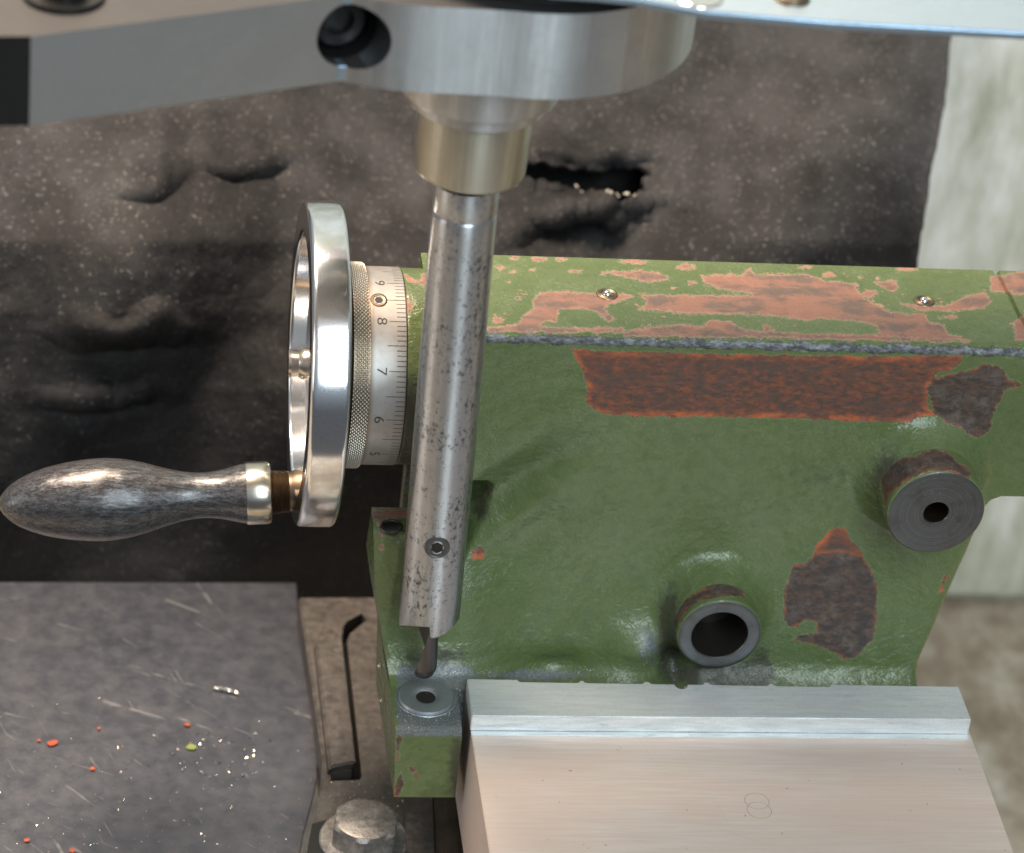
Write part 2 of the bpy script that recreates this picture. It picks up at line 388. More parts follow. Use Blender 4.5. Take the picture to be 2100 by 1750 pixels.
def m_rough(name, stops, scale=3, rough=.7, metal_=0., bump=.4, dist=.06, speck=None, detail=8, stretch=(1, 1, 1), sp_scale=9):
    n = N(name); g = n.noise(scale, detail, .7, n.map(stretch)); big = n.noise(scale*.18, 4, .6)
    v = n.math('ADD', n.math('MULTIPLY', g, .55), n.math('MULTIPLY', big, .45))
    c = n.ramp(v, stops)
    if speck:
        s = n.rng(n.noise(sp_scale, 2, .6), .70, .74); c = n.mix(s, c, speck)
    n.p(col=c, rough=n.rng(g, .3, .7, rough-.1, rough+.1), metal=metal_, nrm=n.bump(g, bump, dist)); return n.m
M['mat'] = m_rough('dusty_black_rubber', [(.32, (.018, .017, .016)), (.50, (.045, .041, .038)), (.66, (.12, .105, .092))], 2.6, .48, bump=1.0, dist=.16, speck=(.24, .21, .18), sp_scale=5)
M['gapshade'] = m_rough('gap_shade_black', [(.3, (.004, .004, .004)), (.7, (.008, .008, .008))], 1, .9)  # black for added slabs and sheets that stand in for shade
M['armtop'] = metal('shaded_arm_top', (.06, .06, .062), .5, .1, metal_=.5)  # arm top darkened in its colour, as shade against the ceiling lamp
M['brown'] = m_rough('oily_brown_iron', [(.32, (.036, .033, .031)), (.5, (.084, .075, .069)), (.68, (.15, .138, .13))], 2.5, .48, .35, bump=.5, speck=(.30, .26, .22))
M['strip'] = m_rough('scored_dark_strip', [(.3, (.02, .017, .015)), (.7, (.12, .09, .07))], 5, .5, .3, stretch=(4, .3, 1))
M['boltm'] = m_rough('grimy_bolt_steel', [(.30, (.10, .095, .09)), (.5, (.25, .24, .23)), (.7, (.46, .45, .43))], 4, .42, .7, bump=.5, speck=(.5, .48, .44))
M['floor'] = m_rough('stained_concrete', [(.42, (.28, .22, .16)), (.5, (.42, .36, .28)), (.58, (.62, .58, .50))], .35, .8, stretch=(1, .7, 1))
M['cabinet'] = m_rough('pale_cabinet_paint', [(.41, (.46, .48, .37)), (.5, (.68, .70, .61)), (.59, (.92, .94, .90))], .30, .5, stretch=(1.6, 1, .4), bump=.1)
M['flake'] = m_rough('red_paint_flake', [(.3, (.32, .05, .02)), (.7, (.45, .09, .04))], 3, .6)
M['flakeg'] = m_rough('green_paint_flake', [(.3, (.14, .18, .03)), (.7, (.24, .28, .06))], 3, .6)
M['chip'] = metal('bright_swarf', (.9, .84, .76), .22, .1)
M['filing'] = metal('grey_filings', (.42, .46, .50), .35, .1)
def m_mat():
    n = N('dusty_black_rubber'); g = n.noise(2.6, 8, .74); big = n.noise(.35, 5, .65)
    d = n.math('ADD', n.attr('dusty'), n.math('MULTIPLY', n.math('SUBTRACT', big, .5), .9)); d = n.math('ADD', d, n.math('MULTIPLY', n.math('SUBTRACT', g, .5), .8))  # attribute also carries shade painted down the mat
    c = n.ramp(d, [(.05, (.006, .006, .007)), (.40, (.016, .016, .0175)), (.72, (.038, .038, .040)), (1., (.060, .060, .064))])
    s = n.rng(n.noise(5.5, 2, .6), .62, .68); c = n.mix(n.math('MULTIPLY', s, n.rng(d, .1, .7, .15, .8)), c, (.20, .19, .18))
    n.p(col=c, rough=n.rng(d, 0, 1, .45, .7), spec=.3, nrm=n.bump(n.noise(5, 6, .75), .8, .07, n.bump(g, .8, .10))); return n.m
M['mat'] = m_mat()
M['glint'] = metal('bright_chip', (.95, .88, .78), .35, .1, metal_=.35)
def m_sheet():
    n = N('scratched_dark_sheet')
    g = n.noise(1.3, 8, .72); big = n.noise(.20, 4, .6)
    c = n.ramp(n.math('ADD', n.math('MULTIPLY', g, .5), n.math('MULTIPLY', big, .5)), [(.25, (.038, .043, .056)), (.5, (.062, .068, .084)), (.75, (.092, .096, .110))])
    tot = None
    for rot, sc in ((.55, 1.0), (.8, 1.6), (.4, .6), (1.2, 1.2)):
        v = n.map((.12*sc, 3.4*sc, 1), (0, 0, 0), n.map((1, 1, 1), (0, 0, rot))); s = n.rng(n.noise(1.5, 2, .5, v), .690, .715); s = n.math('MULTIPLY', s, n.rng(n.noise(.5, 3, .6, n.map((1, 1, 1), (0, 0, rot))), .5, .6))
        tot = s if tot is None else n.math('MAXIMUM', tot, s)
    c = n.mix(n.math('MULTIPLY', tot, .4), c, (.34, .33, .33))
    c = n.mix(n.rng(n.noise(5, 2, .5), .74, .76), c, (.20, .085, .04))
    n.p(col=c, metal=.35, rough=n.rng(g, .3, .7, .30, .48), nrm=n.bump(g, .25, .05)); return n.m
M['sheet'] = m_sheet()

# ================================================================== 1. green casting
cast = empty('machine_casting', (8, 3, -13), 'green painted cast iron slide body with peeling paint over red primer and two round bosses', 'machine casting')
ZT = 4.13; RD = .42; YB = 5.72; ZBOT = -12.6
# surface height of the front (towards the viewer) as a function of place; features are given where they lie on the plane y=0
BASE1 = oY(-2.6, 1920, 1052); BASE2 = oY(-2.2, 1476, 1303)
def hfront(x, z):
    px, py = proj(np.stack([x, np.zeros_like(x), z], -1))
    h = np.zeros_like(x)
    # diagonal crease and the hollow under it
    A = np.array([1225., 838.]); B = np.array([955., 1030.]); e = (B-A)/np.linalg.norm(B-A); L = np.linalg.norm(B-A)
    t = ((px-A[0])*e[0]+(py-A[1])*e[1])/L; n_ = np.array([-e[1], e[0]])*-1
    d = (px-A[0])*e[1]*-1+(py-A[1])*e[0]  # placeholder sign fixed below
    d = -d if ((1200-A[0])*e[1]*-1+(1100-A[1])*e[0]) < 0 else d
    amp = smooth((t+.05)/.9)
    h += -1.0*amp*smooth((d+34)/90)*np.exp(-np.clip(d-55, 0, None)/90)*np.exp(-np.clip(1-t-1.0, 0, 9)*3)
    h += .10*amp*np.exp(-((d+45)/30)**2)
    h += .42*np.exp(-((d-85)/38)**2)*smooth((t-.1)/.5)
    pk = sdf(px, py, [(860, 985), (975, 992), (1000, 1003), (1014, 1022), (1008, 1050), (992, 1080), (965, 1118), (935, 1165), (860, 1220)], 1.)
    h += -1.6*smooth((pk+6)/26)
    # swelling towards the foot
    k = np.clip((py-1080)/(1392-1080), 0, 1.6)
    h += 1.55*k**1.8
    fl = np.clip((z+10.3)/-1.6, 0, 1)
    h += 1.4*fl**2
    # cusp and hump left of the low boss
    h += .55*np.exp(-(((px-1310)/60)**2+((py-1295)/34)**2))
    h += .55*np.exp(-(((px-1260)/75)**2+((py-1372)/50)**2))
    h += -.55*np.exp(-(((px-1130)/70)**2+((py-1345)/26)**2))
    h += -.9*np.exp(-(((px-1372)/34)**2+((py-1350)/60)**2))
    # fillets round the bosses
    for b, r, w, a in ((BASE1, 1.9, 1.15, 1.15), (BASE2, 1.62, 1.0, 1.3)):
        rr = np.hypot(x-b.x, z-b.z); q = np.clip(1-(rr-r)/w, 0, 1.0); h += a*np.where(rr < r+w, q**2.2, 0)
    # low wide waves of a rough casting
    h += .05*np.sin(x*.9+z*.5)+.04*np.sin(x*.37-z*1.1+2)
    top = smooth((3.0-z)/3.0); h = h*top
    yf = .015-np.interp(-z, [4.86, 6.2, 8.2, 9.3, 9.95, 10.42, 10.6, 12], [-.25, -.75, -1.0, -1.3, -1.62, -2.05, -2.6, -3.0])
    wf = smooth((1.6-x)/3.0)*smooth((-z-5.5)/2.5)
    return h*(1-wf)+yf*wf
Y0 = np.linspace(YB, RD, 90)
prof = [(y, ZT, 0) for y in Y0]+[(RD-RD*math.sin(a), ZT-RD+RD*math.cos(a), 1) for a in np.linspace(0, PI/2, 10)[1:]]
prof += [(0, z, 2) for z in np.linspace(ZT-RD, ZBOT, 290)[1:]]
prof = np.array(prof); nv = len(prof); nu = 430; XG = np.linspace(-3.34, 24., nu)
redge = [(4.2, 24.), (-2.7, 24.)]
for p in [(2062, 1021), (2040, 1028), (2022, 1045), (2005, 1085), (1985, 1130), (1950, 1200), (1910, 1275), (1878, 1325), (1867, 1350), (1867, 1392)]:
    w = oY(0, *p); redge.append((w.z, w.x))
redge.append((-14, redge[-1][1]))
rz = np.array([r[0] for r in redge])[::-1]; rx = np.array([r[1] for r in redge])[::-1]
P = np.zeros((nv, nu, 3))
for k in range(nv):
    y, z, t = prof[k]
    xl = -3.34+.02*max(0, 0) if z > -9.2 else -2.6
    if z < -3 and z >= -9.2: xl = -2.2
    xr = float(np.interp(z, rz, rx))
    P[k, :, 0] = np.clip(XG, xl, xr); P[k, :, 1] = y; P[k, :, 2] = z
base = P.copy()
H = hfront(P[..., 0], P[..., 2]); fm = (prof[:, 2] == 2)[:, None]
P[..., 1] -= np.where(fm, H, 0)
# edge rounding to the right boundary
ur = (P[:, -1:, 0]-P[..., 0]); P[..., 1] += np.where(fm & (ur < .35) & (P[..., 2] < -2.6), .35*(1-np.sqrt(np.clip(1-((.35-ur)/.35)**2, 0, 1))), 0)
# joint line of the top, cut down by 1 mm
gp = [oZ(ZT, 2040, 553), oZ(ZT, 2112, 690)]
gd = np.abs((P[..., 0]-gp[0].x)*(gp[1].y-gp[0].y)-(P[..., 1]-gp[0].y)*(gp[1].x-gp[0].x))/math.hypot(gp[1].x-gp[0].x, gp[1].y-gp[0].y)
topm = (prof[:, 2] < 2)[:, None]
P[..., 2] -= np.where(topm & (gd < .09), .16, 0)
# ragged, chipped long edge
edge_n = .03*np.sin(P[..., 0]*3.1)+.02*np.sin(P[..., 0]*7.7+1)
P[..., 1] += np.where((prof[:, 2] == 1)[:, None], edge_n, 0)
# skirt back to YB on left, right and bottom
def skirted(P):
    nv, nu = P.shape[:2]
    Q = np.zeros((nv+1, nu+2, 3)); Q[:nv, 1:-1] = P
    Q[:nv, 0] = P[:, 0]; Q[:nv, -1] = P[:, -1]; Q[:nv, 0, 1] = YB; Q[:nv, -1, 1] = YB
    Q[nv] = Q[nv-1]; Q[nv, :, 1] = YB
    return Q
Q = skirted(P)
kp_ = np.ones((Q.shape[0]-1, Q.shape[1]-1), bool)
cQ = (Q[:-1, :-1]+Q[1:, 1:]+Q[1:, :-1]+Q[:-1, 1:])/4; wd_ = np.abs(Q[:-1, 1:, 0]-Q[:-1, :-1, 0])+np.abs(Q[1:, 1:, 0]-Q[1:, :-1, 0])
kp_[:, 1:-1] &= ~((wd_[:, 1:-1] < 1e-6))
for b_, r_ in ((BASE1, 1.3), (BASE2, 1.3)): kp_ &= ~((np.hypot(cQ[..., 0]-b_.x, cQ[..., 2]-b_.z) < r_) & (cQ[..., 1] < 2))
me = grid(Q, keep=kp_)
v = vco(me); px, py = proj(np.stack([v[:, 0], np.where((v[:, 2] > ZT-.25) | (v[:, 1] > .9), v[:, 1], v[:, 1]), v[:, 2]], -1))
front = (v[:, 2] < ZT-.2)
def z6(L): return [(950+.5476*a, 480+.5476*b) for a, b in L]
def z7(L): return [(1150+.4524*a, 850+.4524*b) for a, b in L]
RUST = [[(1168, 708), (1180, 716), (1250, 721), (1500, 727), (1700, 731), (1850, 731), (1975, 729), (1970, 745), (1945, 760), (1920, 765), (1905, 790), (1900, 830), (1918, 852), (1875, 858), (1868, 868), (1700, 861), (1500, 855), (1300, 853), (1235, 848), (1203, 830), (1205, 800), (1198, 760), (1180, 735)],
        z7([(1220, 520), (1285, 515), (1310, 570), (1365, 620), (1370, 660), (1260, 640), (1140, 640), (1160, 600)]), [(968, 1128), (985, 1119), (996, 1130), (990, 1146), (970, 1146)], [(1925, 1215), (1935, 1180), (1945, 1176), (1935, 1210)]]
IRON = [z6([(1950, 487), (2005, 495), (2045, 545), (2085, 555), (2092, 568), (2030, 585), (2000, 640), (1980, 690), (1970, 745), (1915, 765), (1870, 730), (1800, 705), (1760, 670), (1740, 580), (1760, 540), (1850, 520), (1900, 510)]),
        z7([(1110, 680), (1150, 630), (1260, 615), (1365, 640), (1400, 700), (1435, 780), (1430, 940), (1410, 1020), (1340, 1100), (1290, 1110), (1200, 1060), (1055, 1020), (1090, 1000), (1160, 990), (1165, 940), (1100, 930), (1060, 970), (1010, 940), (1015, 800), (1050, 680)])]
def dot(x, y, a, b=None, n=9):
    b = b or a; return [(x+a*math.cos(2*PI*i/n)*random.uniform(.75, 1.2), y+b*math.sin(2*PI*i/n)*random.uniform(.75, 1.2)) for i in range(n)]
PRIM = [z6(L) for L in [
    [(260, 250), (290, 215), (400, 215), (490, 225), (600, 225), (640, 235), (545, 265), (530, 280), (568, 320), (545, 330), (500, 292), (440, 280), (360, 285), (350, 330), (310, 325), (290, 345), (420, 352), (600, 350), (600, 372), (95, 368), (95, 350), (200, 340), (225, 310), (258, 285)],
    [(515, 138), (610, 140), (655, 133), (740, 145), (778, 170), (700, 182), (640, 170), (560, 150), (515, 150)],
    [(890, 155), (1050, 150), (1075, 130), (1092, 150), (1290, 150), (1360, 175), (1470, 185), (1490, 225), (1520, 250), (1610, 295), (1740, 300), (1740, 330), (1800, 340), (1810, 370), (1870, 387), (1850, 398), (1560, 385), (1545, 350), (1525, 335), (1350, 318), (1290, 325), (1200, 310), (1000, 300), (860, 300), (740, 290), (655, 285), (690, 255), (655, 225), (850, 230), (1080, 228), (960, 205), (910, 185)],
    [(1540, 180), (1620, 172), (1632, 203), (1610, 218), (1580, 210)],
    [(1640, 262), (1800, 270), (1880, 232), (1950, 215), (1980, 250), (1950, 278), (1830, 290), (1700, 287)],
    [(1975, 160), (2110, 140), (2110, 228), (1975, 215)],
    [(750, 345), (800, 335), (900, 347), (920, 325), (1000, 328), (1055, 360), (1300, 372), (1560, 378), (1900, 398), (1900, 408), (1200, 392), (600, 385), (600, 365)],
    [(2060, 330), (2110, 300), (2110, 400), (2070, 400)]]]
PRIM += [dot(950+.5476*a, 480+.5476*b, c*.55, d*.55) for a, b, c, d in [(140, 127, 20, 8), (190, 90, 20, 8), (285, 96, 32, 9), (370, 93, 26, 7), (630, 104, 60, 7), (835, 122, 38, 12), (690, 350, 16, 8), (210, 340, 16, 9), (1280, 124, 30, 5), (1820, 311, 40, 7), (185, 142, 12, 5), (170, 181, 9, 5), (205, 240, 10, 6), (1135, 352, 16, 12), (1487, 163, 8, 5), (1370, 155, 26, 8), (860, 182, 16, 5), (420, 140, 30, 6), (130, 320, 26, 16), (1520, 225, 32, 14), (260, 135, 12, 3), (1660, 133, 40, 6)]]
rust = np.where(front & (v[:, 1] < 1), sdfs(px, py, RUST), -9); iron = np.where(front & (v[:, 1] < 1), sdfs(px, py, IRON), -9)
prim = np.where(~front, sdfs(px, py, PRIM), -9)
# worn grey arris along the long edge
ang_ = np.where((v[:, 2] > ZT-RD-.02) & (v[:, 1] < RD), 1, 0)
worn = np.where((v[:, 1] < 1), .15-np.abs(v[:, 2]-(ZT-.26))*1.0, -9)
def grime_shadef(px, py):  # dirt, with shade painted in the hollow, below the low boss and along the bottom
    g = np.zeros(px.shape)
    for cx, cy, sxp, syp, a in [(985, 1040, 26, 40, .8), (1010, 1000, 34, 16, .5), (1100, 1335, 190, 26, .35), (1372, 1300, 30, 90, 1.0), (1480, 1385, 110, 28, 1.2), (1830, 1010, 40, 100, .8), (1700, 960, 130, 60, .30), (1440, 1215, 90, 40, .35), (1650, 1010, 220, 80, .25), (2070, 830, 40, 110, .4), (890, 1350, 80, 30, .7), (1900, 880, 60, 30, .3), (1560, 1350, 30, 60, .6), (945, 1580, 22, 90, .7)]:
        g += a*np.exp(-(((px-cx)/sxp)**2+((py-cy)/syp)**2))
    return g
def dustf(px, py):
    d = 1.15*smooth((1000-px)/60.)*smooth((px-800)/30.)*smooth((py-1345)/40.)
    return np.maximum(d, .75*np.exp(-(((px-1080)/160)**2+((py-1385)/16)**2)))+.7*np.exp(-(((px-1330)/30)**2+((py-1320)/55)**2))
grime_shade = grime_shadef(px, py); dust = dustf(px, py)
for nm, a in (('rust', rust), ('iron', iron), ('primer', prim), ('worn', worn), ('grime_shade', grime_shade), ('dust', np.where(front, dust, 0)), ('chips', np.where(~front, 1., 0.))): attr(me, nm, a)
body = link('body', me, M['paint'], cast, 50)
back = box(-3.2, 17., YB-.9, YB-.02, ZBOT, ZT-.3); link('back_wall', back, M['paint'], cast)
# foot that carries the clamp screw
ft = [(1.45, -4.86), (-.25, -4.86), (-.55, -5.1), (-.75, -6.2), (-1.0, -8.2), (-1.3, -9.3), (-1.62, -9.95), (-2.05, -10.42), (-2.6, -10.6), (-3.6, -10.6), (-4.9, -10.6), (-5.06, -10.68), (-5.12, -10.85), (-5.12, -13.95)]
ft = [tuple(p) for p in dense(ft, .12)]
def foot_left(y, z):
    xl = float(np.interp(-z, [4.86, 7, 8.6, 10.6, 13.97], [-4.88, -4.72, -4.42, -3.98, -3.79]))
    return xl
nuf = 60; Pf = np.zeros((len(ft), nuf+2, 3))
for k, (y, z) in enumerate(ft):
    xl = foot_left(y, z); xr = -1.42 if z > -10.9 else -1.40
    xs = np.linspace(xl, xr, nuf); yy = np.full(nuf, float(y))
    # left front corner is bevelled, wide above and fading out below
    wch = float(np.interp(-z, [4.86, 6.5, 9.3], [1.05, .8, .12]))
    ch = np.clip(1-(xs-xl)/wch, 0, 1)*wch*.75*(0 if z < -9.9 else 1)
    yy = np.maximum(yy, -.25+ch) if z > -4.9 else yy+ch
    Pf[k, 1:-1, 0] = xs; Pf[k, 1:-1, 1] = yy; Pf[k, 1:-1, 2] = z
    yb_ = float(np.interp(-z, [5.0, 8.5], [1.45, 2.1])); Pf[k, 0] = (xl-.18*float(np.interp(-z, [5., 7.], [0, 1])), yb_, z); Pf[k, -1] = (xr, yb_, z)
    if z > -5.0: Pf[k, 0] = (xl, 1.45, z); Pf[k, -1] = (xr, 1.45, z)
me = grid(Pf); v = vco(me); px, py = proj(v)
attr(me, 'rust', np.full(len(v), -9.)); attr(me, 'iron', sdfs(px, py, [dot(845, 1578, 6), dot(852, 1593, 9, 7), [(812, 1600), (822, 1585), (828, 1610), (818, 1632), (808, 1634)], [(815, 1490), (950, 1490), (950, 1500), (828, 1500), (822, 1520), (818, 1560), (812, 1560)]]))
attr(me, 'primer', sdfs(px, py, [[(760, 1045), (835, 1045), (835, 1062), (800, 1064), (790, 1075), (786, 1100), (780, 1110), (775, 1070), (766, 1064)], dot(782, 1122, 5, 9)]))
attr(me, 'worn', np.full(len(v), -9.)); attr(me, 'chips', np.zeros(len(v)))
attr(me, 'grime_shade', grime_shadef(px, py)+.3*(py > 1495))  # front of the foot set darker below the deck edge
attr(me, 'dust', np.where(v[:, 2] > -10.9, dustf(px, py), 0))
foot = link('mounting_foot', me, M['paint'], cast, 40)
# foot top hole, little pipes and the oilers
hp = oZ(-4.86, 803, 1080)
o = link('hole_shade_disc', lathe(hp+Vector((0, 0, -.55)), (0, 0, 1), [(.565, .02), (.565, .30), (.57, .32), (.58, .33)], 40, closed=False), M['black'], cast)  # flat black disc laid on the foot for the shade in its hole
link('hole_rim', lathe(hp+Vector((0, 0, -.55)), (0, 0, 1), [(.565, .32), (.60, .34), (.605, .40), (.58, .44), (.5, .46)], 40, closed=False), M['blade'], o)
for (x_, y_) in ((1245, 604), (1895, 618)):
    c = oZ(ZT, x_, y_)
    o = link('oiler', lathe(c+Vector((0, 0, .0)), (0, 0, 1), [(0, .42), (.03, .40), (.05, .33), (.035, .29), (.05, .26), (.03, .22), (-.02, .2)], 40, closed=False), M['thread'], cast)
    link('ball', lathe(c+Vector((0, 0, -.02)), (0, 0, 1), [(0.19*math.sin(a), .19*math.cos(a)) for a in np.linspace(0, PI/2, 8)], 32, closed=False), M['ball'], o)
AXY = 3.0; AXZ = .67; RDI = 3.80
for x_, y_, q in ((777, 1366, .13), (780, 1437, .11)):
    c = oX(-4.15, x_, y_); link('pin', lathe(c+Vector((.06, 0, 0)), (-1, 0, 0), [(q*math.sin(a), q*math.cos(a)) for a in np.linspace(0, PI/2, 7)], 24, closed=False), M['nut'], cast)
# collar of the casting that carries the dial
XD1 = oY(AXY-RDI*.85, 835, 752).x
xs = [-4.05, -3.36]
me = lathe((0, AXY, AXZ), (1, 0, 0), dense([(XD1+.03, 3.3), (XD1+.03, 3.75), (XD1+.06, 3.77), (-3.3, 3.77), (-2.3, 3.3)], .08), 160)
v = vco(me); px, py = proj(v)
for nm in ('rust', 'iron', 'worn', 'chips', 'dust'): attr(me, nm, np.full(len(v), -9. if nm in ('rust', 'iron', 'worn') else 0.))
attr(me, 'primer', sdfs(px, py, [[(830, 562), (845, 572), (862, 575), (862, 562), (880, 562), (880, 590), (862, 585), (850, 580), (835, 578)], [(833, 610), (840, 612), (846, 630), (842, 640), (836, 650)]])); attr(me, 'grime_shade', .8*smooth((py-690)/150.))  # colour darkens towards the lower half of the collar
link('bearing_collar', me, M['paint'], cast, 40)
# bosses
def boss(name, c, R_, hole, prot, rustp, facem, lab):
    pr_ = dense([(0, R_+.12), (prot*.5, R_+.03), (prot-.12, R_), (prot-.03, R_-.03), (prot, R_-.10)], .07)
    me = lathe((c.x, c.y+prot, c.z), (0, -1, 0), pr_, 144, closed=False)
    v = vco(me); px, py = proj(v)
    attr(me, 'rust', np.full(len(v), -9.)); attr(me, 'primer', np.full(len(v), -9.)); attr(me, 'worn', np.full(len(v), -9.)); attr(me, 'chips', np.zeros(len(v)))
    attr(me, 'iron', sdfs(px, py, rustp)); attr(me, 'dust', np.zeros(len(v)))
    attr(me, 'grime_shade', .75*np.exp(-((v[:, 2]-c.z+R_)/(R_*.8))**2)+.25)  # colour darkens towards the underside of the boss
    b = link('boss', me, M['paint'], cast, 50)
    fme = lathe(c+Vector((0, .03, 0)), (0, -1, 0), [(0, R_-.04), (.035, R_-.09), (.04, R_-.14)]+[(.04, R_-.14+(hole+.06-R_+.14)*k/12) for k in range(1, 13)]+[(.035, hole+.03), (-.03, hole)], 144, closed=False)
    v = vco(fme); attr(fme, 'rad', np.hypot(v[:, 0]-c.x, v[:, 2]-c.z)); link('face', fme, M['face'], b)
    link('bore_rim', lathe(c+Vector((0, .03, 0)), (0, -1, 0), [(.0, hole-.02), (.036, hole+.005), (.044, hole+.03), (.036, hole+.05)], 96, closed=False), M['blade'], b)
    link('bore', lathe(c+Vector((0, .07, 0)), (0, -1, 0), [(-2.2, .02), (-2.2, hole*.98), (-1.2, hole*.98), (0.01, hole+.006)], 96, closed=False), M['thread'] if hole < .8 else M['bore'], b)  # small bore takes a lighter metal, painting in the light on its bottom
    return b
boss('boss', BASE1, 1.91, .50, 2.6, [[(1806, 985), (1812, 955), (1850, 938), (1880, 936), (1912, 920), (1940, 926), (1965, 948), (1992, 968), (1985, 985), (1950, 966), (1900, 966), (1850, 990), (1825, 1015), (1815, 1040)]], M['steel'], '')
boss('boss', BASE2, 1.68, 1.12, 2.2, [[(1370, 1265), (1400, 1235), (1440, 1208), (1480, 1190), (1510, 1200), (1530, 1225), (1500, 1222), (1440, 1228), (1400, 1258), (1385, 1290)]], M['steel'], '')
# clamp screw set in the foot
sc = oZ(-10.6, 873, 1432)
s_ = link('clamp_screw', lathe(sc+Vector((0, 0, -.5)), (0, 0, 1), [(.49, 1.20), (.53, 1.17), (.53, 1.12), (.51, 1.10), (.57, 1.08), (.63, 1.05), (.64, 1.0), (.63, .62), (.61, .48), (.55, .40), (.53, .36)], 96, closed=False), M['washer'], cast)
link('screw_socket', lathe(sc+Vector((0, 0, -.5)), (0, 0, 1), [(.53, .02), (.53, .30), (.54, .38)], 48, closed=False), M['bore'], s_)

# ================================================================== 2. graduated dial
dial = empty('graduated_dial', (-4.6, AXY, AXZ), 'round satin steel dial engraved with scale lines and numbers between the wheel and green casting', 'dial')
RDI = 3.80; XD0 = -5.22; XD1 = -3.95
def dialx(px, py):  # x on the dial surface that is seen at that pixel
    return oY(AXY-RDI*.8, px, py).x
XD1 = oY(AXY-RDI*.85, 835, 752).x; XD0 = oY(AXY-RDI*.85, 760, 752).x
me = lathe((0, AXY, AXZ), (1, 0, 0), dense([(XD0-.1, 3.5), (XD0-.1, RDI-.03), (XD0, RDI), (XD1-.03, RDI), (XD1, RDI-.03), (XD1, 3.4)], .1), 200)
v = vco(me); attr(me, 'edge', np.clip(1-(v[:, 0]-XD0)/.22, 0, 1)+np.clip(1-(XD1-v[:, 0])/.05, 0, 1)*.7)
link('dial_ring', me, M['dial'], dial)
link('gap_ring', lathe((0, AXY, AXZ), (1, 0, 0), [(XD1-.01, 3.70), (XD1+.04, 3.70)], 128), M['black'], dial)
def dsurf(x, phi, r=RDI): # phi: angle above the -Y direction
    return Vector((x, AXY-r*math.cos(phi), AXZ+r*math.sin(phi)))
def phi_of(py):  # angle on the dial at which its front is seen at height py
    best = None
    for k in range(0, 1300):
        ph = -.5+k*.0018; P_ = dsurf((XD0+XD1)/2, ph); yy = proj(P_)[1]
        if best is None or abs(yy-py) < best[0]: best = (abs(yy-py), ph)
    return best[1]
ph7 = phi_of(762); ph6 = phi_of(862); ph8 = phi_of(660)
stp = (ph8-ph6)/2
vs = []; fs = []
for k in range(-60, 60):
    ph = ph7+k*stp/10
    L = .62 if k % 10 == 0 else (.70 if k % 5 == 0 else .33)
    wd = .013; b = len(vs)
    for xx in (XD1-.04-L, XD1-.03):
        for s in (-1, 1): vs.append(dsurf(xx, ph+s*wd/RDI, RDI+.004))
    fs.append((b, b+1, b+3, b+2))
tag(link('scale_lines', mesh(vs, fs), M['ink'], dial), kind='stuff')
def text_mesh(txt, size):
    cu = bpy.data.curves.new('t', 'FONT'); cu.body = txt; cu.size = size; cu.align_x = 'CENTER'; cu.align_y = 'CENTER'; cu.resolution_u = 6; cu.offset = -.004
    ob = bpy.data.objects.new('t', cu); COL.objects.link(ob); dg = bpy.context.evaluated_depsgraph_get(); dg.update()
    me = bpy.data.meshes.new_from_object(ob.evaluated_get(dg)); bpy.data.objects.remove(ob); return me
for i, tx in enumerate('9876543210'):
    ph = ph7+(2-i)*stp
    me = text_mesh(tx, .60)
    for vv in me.vertices:
        u, w, _ = vv.co; vv.co = dsurf((XD0+XD1)/2-.27+w*.9, ph-u*1.15/RDI, RDI+.006)
    link('numeral', me, M['ink'], dial)
# grub screw in the dial
pp = None
def on_dial(px_, py_, r=RDI):
    ph = phi_of(py_)
    x = XD0
    for it in range(8): P_ = dsurf(x, ph, r); x += (px_-proj(P_)[0])/54.
    return dsurf(x, ph, r), Vector((0, -math.cos(ph), math.sin(ph)))
c, nrm = on_dial(777, 616)
def grub(c, nrm, r, parent, sock='socket', ringm='nut'):
    g = link('grub_screw', lathe(c-nrm*.05, nrm, [(0, r*1.12), (.06, r*1.1), (.075, r*1.0), (.055, r*.93), (.06, r*.75), (.03, r*.56), (-.05, r*.55)], 48, closed=False), M[ringm], parent)
    link('hex_socket', hexprism(c-nrm*.015, nrm, r*.58, .02), M['black'], g)
    return g
grub(c, nrm, .29, dial, ringm='thread')
# knurled band
XK1 = XD0-.02; XK0 = XK1-.60; nr = 1200; nc = 32
Pk = np.zeros((nc+1, nr, 3)); aa, bb = np.meshgrid(np.arange(nc+1)/nc, np.arange(nr)/nr, indexing='ij')
hk = np.abs(np.sin(PI*(150*bb+4*aa)))*np.abs(np.sin(PI*(150*bb-4*aa))); rk = 3.86+.10*hk-.05*np.abs(aa*2-1)**8; th = 2*PI*bb
Pk[..., 0] = XK0+(XK1-XK0)*aa; Pk[..., 1] = AXY-rk*np.cos(th); Pk[..., 2] = AXZ+rk*np.sin(th)
kme = grid(Pk, True); attr(kme, 'low', 1-hk)
link('knurled_band', kme, M['knurl'], dial, 180)
link('knurl_flange', lathe((0, AXY, AXZ), (1, 0, 0), [(XK0, 3.5), (XK0+.001, 3.88), (XK1+.02, 3.88), (XK1+.021, 3.5)], 128), M['thread'], dial)

